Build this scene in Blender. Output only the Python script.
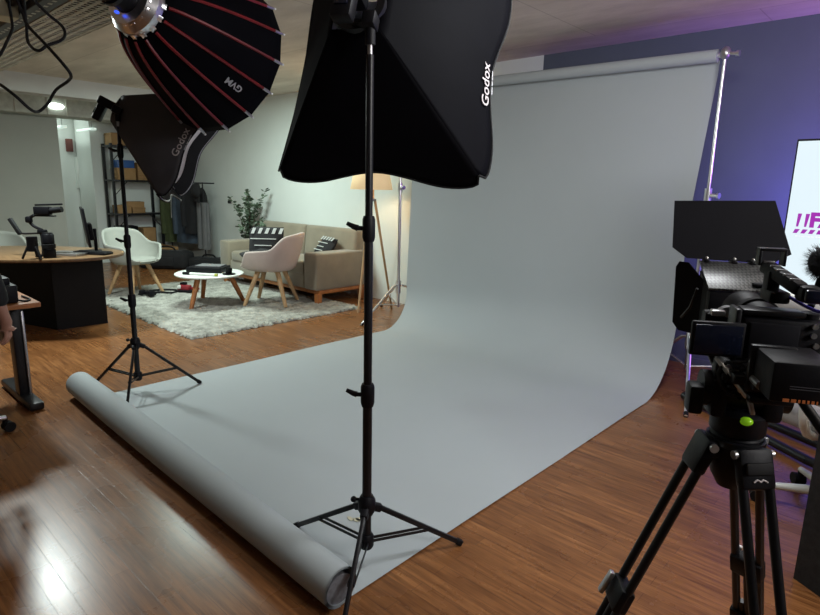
import bpy, bmesh, math, random
from math import sin, cos, pi, radians, sqrt
from mathutils import Vector, Matrix

random.seed(7)
for o in list(bpy.data.objects):
    bpy.data.objects.remove(o)
SC = bpy.context.scene
COL = SC.collection

# ------------------------------------------------------------------ camera, world, lights, exposure
CAM_H = 1.45
yaw, pitch, roll = radians(-42.6117), radians(11.8555), radians(1.2857)
fwd = Vector((sin(yaw)*cos(pitch), cos(yaw)*cos(pitch), -sin(pitch)))
rt = Vector((cos(yaw), -sin(yaw), 0)); up = rt.cross(fwd)
r2 = rt*cos(roll) + up*sin(roll); u2 = up*cos(roll) - rt*sin(roll)
cd = bpy.data.cameras.new('camera'); cam = bpy.data.objects.new('camera', cd); COL.objects.link(cam)
cam.matrix_world = Matrix(((r2.x, u2.x, -fwd.x, 0), (r2.y, u2.y, -fwd.y, 0), (r2.z, u2.z, -fwd.z, CAM_H), (0, 0, 0, 1)))
cd.sensor_width = 36.0; cd.lens = 36.0*579.076/820.0; cd.clip_start = 0.05
SC.camera = cam

W = bpy.data.worlds.new('world'); SC.world = W; W.use_nodes = True
W.node_tree.nodes['Background'].inputs[0].default_value = (0.6, 0.65, 0.7, 1)
W.node_tree.nodes['Background'].inputs[1].default_value = 0.15

def area(name, loc, target, size, power, color, sy=None, spread=None, shape=None):
    l = bpy.data.lights.new(name, 'AREA'); l.energy = power; l.color = color; l.size = size
    l.shape = shape or ('RECTANGLE' if sy else 'DISK')
    if sy: l.size_y = sy
    if spread: l.spread = radians(spread)
    o = bpy.data.objects.new(name, l); COL.objects.link(o); o.location = loc
    o.rotation_euler = (Vector(target)-Vector(loc)).to_track_quat('-Z', 'Y').to_euler()
    return o
area('lounge_ceiling_light', (-6.5, 3.35, 2.66), (-6.5, 3.35, 0), 1.0, 76, (0.82, 1.0, 0.92))
area('office_ceiling_light', (-5.75, 1.265, 2.36), (-5.75, 1.265, 0), 0.26, 56, (0.90, 1.0, 0.97))
area('corridor_ceiling_light', (-11.3, 3.0, 2.6), (-11.3, 3.3, 0), 0.4, 8, (0.85, 1.0, 0.92))
area('studio_ceiling_light', (-0.85, 2.3, 2.66), (-1.9, 2.9, 0.0), 0.8, 40, (0.97, 1.0, 1.02))
area('studio_side_light', (1.9, 1.5, 2.3), (-2.4, 4.6, 1.3), 0.9, 47, (1.0, 0.98, 0.98))
area('added_ceiling_fill', (0.9, 1.9, 1.9), (0.2, 2.1, 2.7), 0.5, 20, (1.0, 0.99, 0.95))  # invented uplight out of frame, added to brighten the ceiling
area('led_blue_behind_screen', (-0.25, 4.5, 0.95), (-0.55, 5.2, 1.15), 0.5, 21, (0.22, 0.17, 1.0), sy=0.9, spread=125)
area('led_purple_uplight', (0.35, 4.75, 1.7), (-0.2, 5.05, 2.8), 0.4, 12, (0.62, 0.18, 1.0), sy=0.3)
area('led_violet_floor', (-1.0, 4.95, 0.5), (-1.5, 4.4, 0.0), 0.2, 0.7, (0.55, 0.2, 1.0), sy=0.2)

SC.view_settings.view_transform = 'Standard'
SC.view_settings.look = 'None'
SC.view_settings.exposure = 0.22
SC.view_settings.gamma = 1.0
SC.view_settings.use_curve_mapping = False

# ------------------------------------------------------------------ materials
MATS = {}
def mat(name, col, rough=0.5, metal=0.0, var=0.12, scale=12.0, bump=0.0, bscale=60.0, emit=None, estr=0.0, coat=0.0,
        stretch=None, spec=0.5, trans=0.0, sheen=0.0):
    m = bpy.data.materials.new(name); m.use_nodes = True; nt = m.node_tree; N = nt.nodes; L = nt.links
    b = N['Principled BSDF']
    b.inputs['Roughness'].default_value = rough; b.inputs['Metallic'].default_value = metal
    b.inputs['Specular IOR Level'].default_value = spec
    if coat: b.inputs['Coat Weight'].default_value = coat; b.inputs['Coat Roughness'].default_value = 0.15
    if sheen: b.inputs['Sheen Weight'].default_value = sheen
    if trans: b.inputs['Transmission Weight'].default_value = trans
    tc = N.new('ShaderNodeTexCoord'); mp = N.new('ShaderNodeMapping'); L.new(tc.outputs['Object'], mp.inputs[0])
    if stretch: mp.inputs['Scale'].default_value = stretch
    n = N.new('ShaderNodeTexNoise'); n.inputs['Scale'].default_value = scale; n.inputs['Detail'].default_value = 5
    L.new(mp.outputs[0], n.inputs['Vector'])
    cr = N.new('ShaderNodeValToRGB'); L.new(n.outputs['Fac'], cr.inputs[0])
    cr.color_ramp.elements[0].position = 0.3; cr.color_ramp.elements[1].position = 0.7
    cr.color_ramp.elements[0].color = tuple(max(0, c*(1-var)) for c in col) + (1,)
    cr.color_ramp.elements[1].color = tuple(min(1, c*(1+var)) for c in col) + (1,)
    L.new(cr.outputs[0], b.inputs['Base Color'])
    if bump:
        n2 = N.new('ShaderNodeTexNoise'); n2.inputs['Scale'].default_value = bscale; n2.inputs['Detail'].default_value = 4
        L.new(mp.outputs[0], n2.inputs['Vector'])
        bp = N.new('ShaderNodeBump'); bp.inputs['Strength'].default_value = bump; bp.inputs['Distance'].default_value = 0.01
        L.new(n2.outputs['Fac'], bp.inputs['Height']); L.new(bp.outputs[0], b.inputs['Normal'])
    if emit:
        b.inputs['Emission Color'].default_value = tuple(emit)+(1,); b.inputs['Emission Strength'].default_value = estr
    MATS[name] = m
    return m

def floor_mat():
    m = bpy.data.materials.new('wood_laminate'); m.use_nodes = True; nt = m.node_tree; N = nt.nodes; L = nt.links
    b = N['Principled BSDF']; tc = N.new('ShaderNodeTexCoord')
    br = N.new('ShaderNodeTexBrick'); L.new(tc.outputs['Object'], br.inputs['Vector'])
    br.inputs['Scale'].default_value = 1.0; br.inputs['Brick Width'].default_value = 0.62; br.inputs['Row Height'].default_value = 0.066
    br.inputs['Mortar Size'].default_value = 0.0012; br.inputs['Mortar Smooth'].default_value = 0.3; br.inputs['Bias'].default_value = 0.0
    br.offset = 0.37; br.inputs['Color1'].default_value = (0.32, 0.140, 0.050, 1); br.inputs['Color2'].default_value = (0.245, 0.103, 0.036, 1)
    br.inputs['Mortar'].default_value = (0.14, 0.057, 0.021, 1)
    mp = N.new('ShaderNodeMapping'); mp.inputs['Scale'].default_value = (2.2, 34, 1); L.new(tc.outputs['Object'], mp.inputs[0])
    n = N.new('ShaderNodeTexNoise'); n.inputs['Scale'].default_value = 1.6; n.inputs['Detail'].default_value = 7; n.inputs['Roughness'].default_value = 0.65
    L.new(mp.outputs[0], n.inputs['Vector'])
    cr = N.new('ShaderNodeValToRGB'); L.new(n.outputs['Fac'], cr.inputs[0])
    cr.color_ramp.elements[0].position = 0.32; cr.color_ramp.elements[0].color = (0.42, 0.35, 0.30, 1)
    cr.color_ramp.elements[1].position = 0.68; cr.color_ramp.elements[1].color = (1.12, 1.1, 1.06, 1)
    mx = N.new('ShaderNodeMix'); mx.data_type = 'RGBA'; mx.blend_type = 'MULTIPLY'; mx.inputs[0].default_value = 1.0
    L.new(br.outputs['Color'], mx.inputs[6]); L.new(cr.outputs[0], mx.inputs[7]); L.new(mx.outputs[2], b.inputs['Base Color'])
    n3 = N.new('ShaderNodeTexNoise'); n3.inputs['Scale'].default_value = 2.5; n3.inputs['Detail'].default_value = 6; L.new(tc.outputs['Object'], n3.inputs['Vector'])
    mr = N.new('ShaderNodeMapRange'); mr.inputs[3].default_value = 0.20; mr.inputs[4].default_value = 0.36
    L.new(n3.outputs['Fac'], mr.inputs[0]); L.new(mr.outputs[0], b.inputs['Roughness'])
    bp = N.new('ShaderNodeBump'); bp.inputs['Strength'].default_value = 0.15; bp.inputs['Distance'].default_value = 0.002
    L.new(br.outputs['Fac'], bp.inputs['Height']); bp.invert = True; L.new(bp.outputs[0], b.inputs['Normal'])
    b.inputs['Specular IOR Level'].default_value = 0.55
    return m
def concrete_mat():
    m = bpy.data.materials.new('raw_concrete'); m.use_nodes = True; nt = m.node_tree; N = nt.nodes; L = nt.links
    b = N['Principled BSDF']; b.inputs['Roughness'].default_value = 0.9; tc = N.new('ShaderNodeTexCoord')
    mp = N.new('ShaderNodeMapping'); mp.inputs['Scale'].default_value = (0.7, 2.2, 1); L.new(tc.outputs['Object'], mp.inputs[0])
    n = N.new('ShaderNodeTexNoise'); n.inputs['Scale'].default_value = 1.1; n.inputs['Detail'].default_value = 9; n.inputs['Roughness'].default_value = 0.62
    L.new(mp.outputs[0], n.inputs['Vector'])
    cr = N.new('ShaderNodeValToRGB'); L.new(n.outputs['Fac'], cr.inputs[0])
    e = cr.color_ramp.elements; e[0].position = 0.3; e[0].color = (0.50, 0.44, 0.37, 1); e[1].position = 0.62; e[1].color = (0.72, 0.65, 0.56, 1)
    x = e.new(0.75); x.color = (0.82, 0.77, 0.69, 1)
    br = N.new('ShaderNodeTexBrick'); L.new(tc.outputs['Object'], br.inputs['Vector']); br.inputs['Scale'].default_value = 1
    br.inputs['Brick Width'].default_value = 2.4; br.inputs['Row Height'].default_value = 1.2; br.inputs['Mortar Size'].default_value = 0.006; br.inputs['Mortar Smooth'].default_value = 0.6
    br.inputs['Color1'].default_value = (1, 1, 1, 1); br.inputs['Color2'].default_value = (.92, .92, .92, 1); br.inputs['Mortar'].default_value = (0.72, 0.7, 0.68, 1)
    mx = N.new('ShaderNodeMix'); mx.data_type = 'RGBA'; mx.blend_type = 'MULTIPLY'; mx.inputs[0].default_value = 1.0
    L.new(cr.outputs[0], mx.inputs[6]); L.new(br.outputs['Color'], mx.inputs[7]); L.new(mx.outputs[2], b.inputs['Base Color'])
    n2 = N.new('ShaderNodeTexNoise'); n2.inputs['Scale'].default_value = 30; L.new(tc.outputs['Object'], n2.inputs['Vector'])
    bp = N.new('ShaderNodeBump'); bp.inputs['Strength'].default_value = 0.3; bp.inputs['Distance'].default_value = 0.01
    L.new(n2.outputs['Fac'], bp.inputs['Height']); L.new(bp.outputs[0], b.inputs['Normal'])
    return m
def weave_mat(name, c1, c2, scale, rough=0.35):
    m = bpy.data.materials.new(name); m.use_nodes = True; nt = m.node_tree; N = nt.nodes; L = nt.links
    b = N['Principled BSDF']; b.inputs['Roughness'].default_value = rough; tc = N.new('ShaderNodeTexCoord')
    mp = N.new('ShaderNodeMapping'); mp.inputs['Rotation'].default_value = (0, 0, radians(38)); L.new(tc.outputs['Object'], mp.inputs[0])
    ck = N.new('ShaderNodeTexChecker'); ck.inputs['Scale'].default_value = scale
    ck.inputs['Color1'].default_value = tuple(c1)+(1,); ck.inputs['Color2'].default_value = tuple(c2)+(1,)
    L.new(mp.outputs[0], ck.inputs['Vector']); L.new(ck.outputs['Color'], b.inputs['Base Color'])
    return m

M_floor = floor_mat(); M_conc = concrete_mat()
M_white = mat('white_wall_paint', (0.72, 0.76, 0.73), 0.85, var=0.02, scale=3, bump=0.05, bscale=80)
M_grey = mat('grey_partition_paint', (0.42, 0.43, 0.39), 0.85, var=0.03, scale=3, bump=0.05)
M_blue = mat('slate_blue_wall_paint', (0.095, 0.112, 0.145), 0.8, var=0.03, scale=4, bump=0.05)
M_beam = mat('white_beam_paint', (0.60, 0.60, 0.58), 0.8, var=0.06, scale=3)
M_paper = mat('grey_backdrop_paper', (0.385, 0.425, 0.44), 0.75, var=0.015, scale=2, bump=0.01, bscale=8)
M_paperdark = mat('paper_roll_end', (0.16, 0.17, 0.19), 0.8, var=0.3, scale=40)
M_blk = mat('black_painted_metal', (0.006, 0.006, 0.008), 0.38, 0.0, var=0.2, spec=0.35)
M_blkp = mat('black_plastic', (0.004, 0.004, 0.006), 0.5, var=0.2, scale=30, bump=0.05, bscale=200, spec=0.2)
M_rub = mat('black_rubber', (0.006, 0.006, 0.007), 0.7, var=0.2, spec=0.25)
M_soft = mat('black_softbox_nylon', (0.0022, 0.0022, 0.0036), 0.7, var=0.15, scale=6, bump=0.2, bscale=10, spec=0.05)
M_soft2 = mat('charcoal_softbox_nylon', (0.042, 0.040, 0.047), 0.65, var=0.15, scale=6, bump=0.12, bscale=14)
M_silver = mat('silver_lining', (0.55, 0.54, 0.57), 0.35, 0.6, var=0.1, bump=0.15, bscale=25)
M_diff = mat('white_diffuser_cloth', (0.8, 0.8, 0.8), 0.9, var=0.03, bump=0.1)
M_red = mat('red_piping', (0.16, 0.005, 0.009), 0.5, var=0.2)
M_chrome = mat('chrome', (0.85, 0.85, 0.87), 0.28, 1.0, var=0.04)
M_steel = mat('brushed_steel', (0.42, 0.42, 0.43), 0.35, 0.9, var=0.1)
M_galv = mat('galvanised_steel', (0.56, 0.58, 0.52), 0.75, 0.15, var=0.14, scale=14)
M_ink = mat('white_lettering', (0.50, 0.46, 0.47), 0.6, var=0.02)
M_inkgrey = mat('grey_lettering', (0.42, 0.42, 0.44), 0.6, var=0.02)
M_sofa = mat('olive_velvet', (0.235, 0.20, 0.145), 0.85, var=0.12, scale=5, bump=0.06, bscale=120, sheen=0.35)
M_pink = mat('blush_fabric', (0.47, 0.39, 0.36), 0.9, var=0.05, scale=8, bump=0.1, bscale=150)
M_shell = mat('white_fabric_shell', (0.34, 0.35, 0.315), 0.85, var=0.04, scale=8, bump=0.08, bscale=150)
M_oak = mat('oak_wood', (0.44, 0.28, 0.14), 0.5, var=0.2, scale=3, stretch=(12, 12, 1))
M_orange = mat('orange_stained_wood', (0.36, 0.13, 0.035), 0.45, var=0.2, scale=3, stretch=(10, 10, 1))
M_top = mat('table_top_veneer', (0.19, 0.115, 0.058), 0.28, var=0.2, scale=2.5, stretch=(2, 16, 1))
M_whitelac = mat('white_lacquer', (0.74, 0.76, 0.72), 0.35, var=0.02)
M_blklam = mat('black_laminate', (0.005, 0.005, 0.0055), 0.55, var=0.15, spec=0.2)
M_shade = mat('cream_lampshade', (0.72, 0.58, 0.36), 0.9, var=0.04, scale=60, emit=(1.0, 0.72, 0.38), estr=0.36)
M_bulb = mat('lit_bulb', (1, .9, .7), 0.4, emit=(1.0, 0.82, 0.55), estr=8)
M_leaf = mat('eucalyptus_leaf', (0.10, 0.145, 0.095), 0.55, var=0.35, scale=9)
M_stem = mat('plant_stem', (0.09, 0.06, 0.035), 0.8)
M_pot = mat('grey_plant_pot', (0.30, 0.29, 0.26), 0.7)
M_card = mat('cardboard', (0.36, 0.21, 0.09), 0.85, var=0.1)
M_crate = mat('crate_wood', (0.30, 0.17, 0.07), 0.75, var=0.25, stretch=(1, 1, 9))
M_bluep = mat('blue_plastic', (0.02, 0.09, 0.30), 0.4)
M_red2 = mat('red_toy_plastic', (0.24, 0.02, 0.028), 0.4)
M_green = mat('green_cloth', (0.06, 0.075, 0.03), 0.9, bump=0.2, bscale=20)
M_denim = mat('denim_cloth', (0.055, 0.075, 0.105), 0.9, var=0.2, bump=0.2, bscale=20)
M_bcloth = mat('black_cloth', (0.012, 0.012, 0.014), 0.9, var=0.2, bump=0.25, bscale=18)
M_gcloth = mat('grey_cloth', (0.13, 0.13, 0.135), 0.9, var=0.1, bump=0.25, bscale=18)
M_wcloth = mat('white_cloth', (0.55, 0.57, 0.56), 0.9, var=0.05, bump=0.2, bscale=18)
M_screen = mat('lit_display', (0.02, 0.02, 0.02), 0.3, emit=(0.70, 0.82, 0.88), estr=0.95)
M_mag = mat('magenta_graphic', (0.02, 0.01, 0.02), 0.4, emit=(0.30, 0.016, 0.36), estr=1.0)
M_mag2 = mat('pale_caption', (0.5, 0.5, 0.6), 0.4, emit=(0.45, 0.5, 0.62), estr=0.8)
M_glassblk = mat('dark_screen_glass', (0.006, 0.008, 0.018), 0.12, var=0.1)
M_carbon = weave_mat('carbon_weave', (0.010, 0.010, 0.012), (0.10, 0.105, 0.105), 170)
M_alu = mat('silver_aluminium', (0.5, 0.5, 0.5), 0.3, 0.8)
M_orangeink = mat('orange_printing', (0.55, 0.16, 0.04), 0.6)
M_lens = mat('lens_glass', (0.01, 0.012, 0.03), 0.08, coat=1.0)
M_skin = mat('skin', (0.42, 0.22, 0.16), 0.55, var=0.06, bump=0.06, bscale=90)
M_hair = mat('dark_hair', (0.02, 0.014, 0.01), 0.6, bump=0.4, bscale=80)
M_dimink = mat('dim_printing', (0.06, 0.06, 0.07), 0.6)
M_charc = mat('charcoal_panel', (0.03, 0.03, 0.032), 0.8, var=0.25, scale=40, bump=0.1, bscale=120, spec=0.2)
M_flag = mat('matte_black_flag', (0.008, 0.008, 0.011), 0.7, var=0.1, spec=0.12)
M_fur = mat('black_fur', (0.010, 0.010, 0.012), 0.9, var=0.4)
M_cream = mat('cream_plastic', (0.48, 0.46, 0.33), 0.6)
M_reflection = mat('glowing_reflection', (1, 1, 1), 0.4, emit=(0.88, 1.0, 0.93), estr=3.0)  # emission imitates a lamp's reflection on the duct
M_tube = mat('lit_tube', (1, 1, 1), 0.4, emit=(0.75, 1.0, 0.88), estr=0.5)
M_beige = mat('beige_grey_mesh', (0.36, 0.34, 0.33), 0.85, bump=0.15, bscale=150)
M_yel = mat('yellow_green_bubble', (0.30, 0.65, 0.02), 0.2, emit=(0.3, 0.7, 0.02), estr=0.15)
M_redbox = mat('red_alarm_plastic', (0.16, 0.05, 0.04), 0.5)

def rug_mat():
    m = mat('shaggy_wool', (0.34, 0.335, 0.30), 0.95, var=0.34, scale=11, bump=1.0, bscale=70)
    return m
M_rug = rug_mat()

# ------------------------------------------------------------------ mesh builder
def basis(d):
    d = Vector(d).normalized(); a = Vector((0, 0, 1)) if abs(d.z) < 0.95 else Vector((0, 1, 0))
    x = d.cross(a).normalized(); y = x.cross(d).normalized()
    return x, y, d
def frame(loc, X, Y, Z):
    return Matrix(((X[0], Y[0], Z[0], loc[0]), (X[1], Y[1], Z[1], loc[1]), (X[2], Y[2], Z[2], loc[2]), (0, 0, 0, 1)))
def T(x, y, z, rz=0.0, rx=0.0, ry=0.0):
    return Matrix.Translation((x, y, z)) @ Matrix.Rotation(rz, 4, 'Z') @ Matrix.Rotation(ry, 4, 'Y') @ Matrix.Rotation(rx, 4, 'X')

class MB:
    def __init__(s): s.bm = bmesh.new(); s.mi = 0
    def _add(s, tmp, M=None):
        if M is not None: bmesh.ops.transform(tmp, matrix=M, verts=tmp.verts)
        vm = [s.bm.verts.new(v.co) for v in tmp.verts]
        tmp.verts.index_update()
        for f in tmp.faces:
            try:
                nf = s.bm.faces.new([vm[v.index] for v in f.verts]); nf.material_index = s.mi
            except ValueError: pass
        tmp.free(); return s
    def box(s, c, size, bev=0.0, M=None, seg=2, taper=None):
        t = bmesh.new(); bmesh.ops.create_cube(t, size=1.0)
        for v in t.verts:
            k = 1.0
            if taper and v.co.z > 0: k = taper
            v.co = Vector((v.co.x*size[0]*k, v.co.y*size[1]*k, v.co.z*size[2]))
        if bev: bmesh.ops.bevel(t, geom=list(t.edges), offset=bev, segments=seg, affect='EDGES', profile=0.5)
        L = Matrix.Translation(c)
        return s._add(t, (M @ L) if M is not None else L)
    def obox(s, p0, p1, w, h, bev=0.0):
        p0, p1 = Vector(p0), Vector(p1); x, y, z = basis(p1-p0)
        return s.box((0, 0, (p1-p0).length/2), (w, h, (p1-p0).length), bev, M=frame(p0, x, y, z))
    def grid(s, fn, nu, nv, cu=False, cv=False, M=None):
        t = bmesh.new(); V = [[t.verts.new(fn(i/(nu if cu else nu-1), j/(nv if cv else nv-1))) for j in range(nv)] for i in range(nu)]
        for i in range(nu if cu else nu-1):
            for j in range(nv if cv else nv-1):
                t.faces.new((V[i][j], V[(i+1) % nu][j], V[(i+1) % nu][(j+1) % nv], V[i][(j+1) % nv]))
        return s._add(t, M)
    def tube(s, pts, r, seg=8, caps=True, M=None):
        P = [Vector(p) for p in pts]; n = len(P); t = bmesh.new(); rings = []
        R = r if isinstance(r, (list, tuple)) else [r]*n
        px = None
        for i in range(n):
            d = (P[min(i+1, n-1)]-P[max(i-1, 0)])
            if d.length < 1e-9: d = Vector((0, 0, 1))
            d.normalize()
            if px is None: x, y, _ = basis(d)
            else:
                x = px - d*px.dot(d)
                if x.length < 1e-6: x, y, _ = basis(d)
                x.normalize(); y = x.cross(d)
            px = x
            rings.append([t.verts.new(P[i] + (x*cos(2*pi*k/seg) + y*sin(2*pi*k/seg))*R[i]) for k in range(seg)])
        for i in range(n-1):
            for k in range(seg):
                t.faces.new((rings[i][k], rings[i][(k+1) % seg], rings[i+1][(k+1) % seg], rings[i+1][k]))
        if caps: t.faces.new(rings[0][::-1]); t.faces.new(rings[-1])
        return s._add(t, M)
    def lathe(s, prof, M=None, seg=24, caps=True):
        t = bmesh.new(); rings = []
        for r, z in prof:
            rings.append([t.verts.new((r*cos(2*pi*k/seg), r*sin(2*pi*k/seg), z)) for k in range(seg)])
        for i in range(len(prof)-1):
            for k in range(seg):
                t.faces.new((rings[i][k], rings[i][(k+1) % seg], rings[i+1][(k+1) % seg], rings[i+1][k]))
        if caps:
            if prof[0][0] > 1e-6: t.faces.new(rings[0][::-1])
            if prof[-1][0] > 1e-6: t.faces.new(rings[-1])
        bmesh.ops.remove_doubles(t, verts=t.verts, dist=1e-6)
        return s._add(t, M)
    def cyl(s, p0, p1, r, seg=20): return s.tube([p0, p1], r, seg)
    def prism(s, poly, z0, z1, M=None, bev=0.0):
        t = bmesh.new(); a = [t.verts.new((x, y, z0)) for x, y in poly]; b = [t.verts.new((x, y, z1)) for x, y in poly]; n = len(poly)
        t.faces.new(a[::-1]); t.faces.new(b)
        for i in range(n): t.faces.new((a[i], a[(i+1) % n], b[(i+1) % n], b[i]))
        bmesh.ops.recalc_face_normals(t, faces=t.faces)
        if bev: bmesh.ops.bevel(t, geom=list(t.edges), offset=bev, segments=2, affect='EDGES', profile=0.5)
        return s._add(t, M)
    def sph(s, c, r, seg=16, M=None):
        t = bmesh.new(); bmesh.ops.create_uvsphere(t, u_segments=seg, v_segments=max(6, seg//2), radius=1.0)
        R = r if isinstance(r, (tuple, list)) else (r, r, r)
        for v in t.verts: v.co = Vector((v.co.x*R[0]+c[0], v.co.y*R[1]+c[1], v.co.z*R[2]+c[2]))
        return s._add(t, M)
    def tri(s, a, b, c):
        s.bm.faces.new([s.bm.verts.new(v) for v in (a, b, c)]).material_index = s.mi; return s
    def marks(s, widths, h, depth, gap, M):   # a line too small to read in the photo: short bars
        x = -(sum(widths)+gap*(len(widths)-1))/2
        for w in widths: s.box((x+w/2, 0, 0), (w, h, depth), M=M); x += w+gap
        return s
    def text(s, txt, size, depth, M, bold=0.0, shear=0.0, spacing=1.0):
        cu = bpy.data.curves.new('t', 'FONT'); cu.body = txt; cu.size = size; cu.extrude = depth; cu.offset = bold; cu.shear = shear
        cu.space_character = spacing
        cu.align_x = 'CENTER'; cu.align_y = 'CENTER'; cu.resolution_u = 3
        o = bpy.data.objects.new('t', cu); COL.objects.link(o)
        dg = bpy.context.evaluated_depsgraph_get(); me = bpy.data.meshes.new_from_object(o.evaluated_get(dg))
        t = bmesh.new(); t.from_mesh(me); bpy.data.objects.remove(o); bpy.data.meshes.remove(me); bpy.data.curves.remove(cu)
        return s._add(t, M)

WORLD_ROOTS = {}
def mesh_from(mb, name, mats, smooth, recalc=True):
    if recalc: bmesh.ops.recalc_face_normals(mb.bm, faces=mb.bm.faces)
    me = bpy.data.meshes.new(name); mb.bm.to_mesh(me); mb.bm.free()
    for m in (mats if isinstance(mats, (list, tuple)) else [mats]): me.materials.append(m)
    if smooth:
        for p in me.polygons: p.use_smooth = True
        me.set_sharp_from_angle(angle=radians(smooth))
    return me
def setp(o, label=None, cat=None, group=None, kind=None):
    if label: o['label'] = label
    if cat: o['category'] = cat
    if group: o['group'] = group
    if kind: o['kind'] = kind
    return o
def part(name, mb, m, parent, smooth=40, label=None, kind=None, solid=None, recalc=True):
    root = parent
    while root.parent: root = root.parent
    if WORLD_ROOTS.get(root.name):
        bmesh.ops.translate(mb.bm, vec=-root.location, verts=mb.bm.verts)
    me = mesh_from(mb, name, m, smooth, recalc)
    o = bpy.data.objects.new(name, me); COL.objects.link(o); o.parent = parent
    if solid: addsolid(o, solid)
    return setp(o, label=label, kind=kind)
def addsolid(o, th, off=-1, mo=0):
    md = o.modifiers.new('thickness', 'SOLIDIFY'); md.thickness = th; md.offset = off; md.material_offset = mo; md.material_offset_rim = 0
    return md
def thing(name, label, cat, loc=(0, 0, 0), rz=0.0, group=None, world=False, rot=None):
    o = bpy.data.objects.new(name, None); COL.objects.link(o); o.empty_display_size = 0.1
    o.location = loc; o.rotation_euler = rot if rot else (0, 0, rz)
    if world: WORLD_ROOTS[o.name] = True
    return setp(o, label, cat, group)
def single(name, mb, m, label, cat, group=None, smooth=40, kind=None):
    bm = mb.bm; lo = [min(v.co[i] for v in bm.verts) for i in range(3)]; hi = [max(v.co[i] for v in bm.verts) for i in range(3)]
    base = Vector(((lo[0]+hi[0])/2, (lo[1]+hi[1])/2, lo[2]))
    bmesh.ops.translate(bm, vec=-base, verts=bm.verts)
    o = bpy.data.objects.new(name, mesh_from(mb, name, m, smooth)); COL.objects.link(o); o.location = base
    return setp(o, label, cat, group, kind)
def struct(name, mb, m, smooth=0):
    o = bpy.data.objects.new(name, mesh_from(mb, name, m, smooth)); COL.objects.link(o); o['kind'] = 'structure'; return o
def copy_tree(o, parent=None):
    c = o.copy(); COL.objects.link(c)
    if parent: c.parent = parent
    for ch in list(o.children): copy_tree(ch, c)
    return c
def bez(pts, n=8):
    P = [Vector(p) for p in pts]; out = []
    for i in range(len(P)-1):
        p0, p1, p2, p3 = P[max(i-1, 0)], P[i], P[i+1], P[min(i+2, len(P)-1)]
        for k in range(n):
            t = k/n
            out.append(0.5*((2*p1) + (p2-p0)*t + (2*p0-5*p1+4*p2-p3)*t*t + (3*p1-p0-3*p2+p3)*t**3))
    out.append(P[-1]); return out

# ------------------------------------------------------------------ the room
YW = 5.18; CE = 2.70
struct('floor', MB().box((-4.5, 1.1, -0.05), (16.4, 8.6, 0.1)), M_floor)
struct('ceiling', MB().box((-4.5, 1.1, CE+0.06), (16.4, 8.6, 0.12)), M_conc)
struct('wall_back_left', MB().box(((-12-3.1)/2, YW+0.06, CE/2), (12-3.1, 0.12, CE)), M_white)
struct('wall_back_right', MB().box(((-3.1+3.5)/2, YW+0.06, CE/2), (6.6, 0.12, CE)), M_blue)
struct('wall_right', MB().box((3.5, 1.1, CE/2), (0.12, 8.3, CE)), M_grey)
struct('wall_front', MB().box((-4.5, -3.0, CE/2), (16.2, 0.12, CE)), M_grey)
struct('wall_left', MB().box((-10.16, 0.04, 1.165), (0.12, 6.0, 2.33)), M_grey)
struct('wall_left_far', MB().box((-11.7, 1.1, CE/2), (0.12, 8.3, CE)), M_white)
struct('wall_left_corner', MB().box((-11.25, 4.47, CE/2), (0.7, 1.42, CE)), M_white)
struct('baseboard_left', MB().box((-11.62, 3.4, 0.08), (0.03, 0.7, 0.16)), M_orange)
struct('baseboard_right', MB().box((0.2, YW-0.008, 0.03), (6.4, 0.016, 0.06)), M_blue)
struct('trim_1', MB().box((-8.75, 1.1, 2.59), (0.3, 8.1, 0.22)), M_beam)
# galvanised duct along the far left, over the partition and the recess
t = thing('ventilation_duct', 'long galvanised ventilation duct running above the grey partition wall', 'duct', (-10.0, 1.1, 2.35), world=True)
part('duct_casing', MB().box((-10.05, 1.1, 2.47), (0.5, 8.0, 0.25), 0.01), M_galv, t)
for yy in (2.45, 2.85, 3.1, 3.6):
    part('seam', MB().box((-9.795, yy, 2.47), (0.02, 0.03, 0.26), 0.004), M_galv, t)
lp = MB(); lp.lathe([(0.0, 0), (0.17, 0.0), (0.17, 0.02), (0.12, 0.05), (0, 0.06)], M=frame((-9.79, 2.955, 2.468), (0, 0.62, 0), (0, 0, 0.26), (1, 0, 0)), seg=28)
single('lamp_reflection', lp, M_reflection, 'glowing oval shape imitating a lamp reflection on the galvanised duct above the partition', 'lamp')  # reflection of a ceiling lamp, modelled as a glowing disc on the duct
for yy, lb in ((3.35, 'lit strip light at the top of the recess, nearer the partition'), (3.8, 'lit strip light at the top of the recess, nearer the shelf')):
    t = thing('strip_light', lb, 'light', (-11.15, yy, 2.25), group='strip lights in the recess', world=True)
    part('tube_cover', MB().box((-11.15, yy, 2.27), (0.7, 0.09, 0.04), 0.01), M_tube, t)
    for xx in (-11.4, -10.9): part('suspension_rod', MB().cyl((xx, yy, 2.285), (xx, yy, CE+0.01), 0.006, 8), M_steel, t)
single('fire_alarm', MB().box((-11.62, 3.66, 2.02), (0.05, 0.11, 0.22), 0.01), M_redbox, 'small dark red alarm box high on the recess wall', 'alarm')
t = thing('intercom_panel', 'white wall panel below the red alarm box', 'panel', (-11.64, 3.8, 1.2), world=True)
part('panel_body', MB().box((-11.62, 3.80, 1.55), (0.05, 0.15, 0.55), 0.01), M_white, t)
part('cover', MB().box((-11.59, 3.80, 1.62), (0.02, 0.11, 0.3), 0.006), M_whitelac, t)
t = thing('wall_socket', 'small dark wall socket on white wall beside the cap', 'socket', (-8.9, YW, 1.1), world=True)
part('plate', MB().box((-8.92, YW-0.006, 1.12), (0.11, 0.012, 0.05), 0.003), M_gcloth, t)
for dx in (-0.025, 0.025):
    part('outlet', MB().box((-8.92+dx, YW-0.014, 1.12), (0.03, 0.01, 0.03), 0.003), M_blkp, t)

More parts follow.
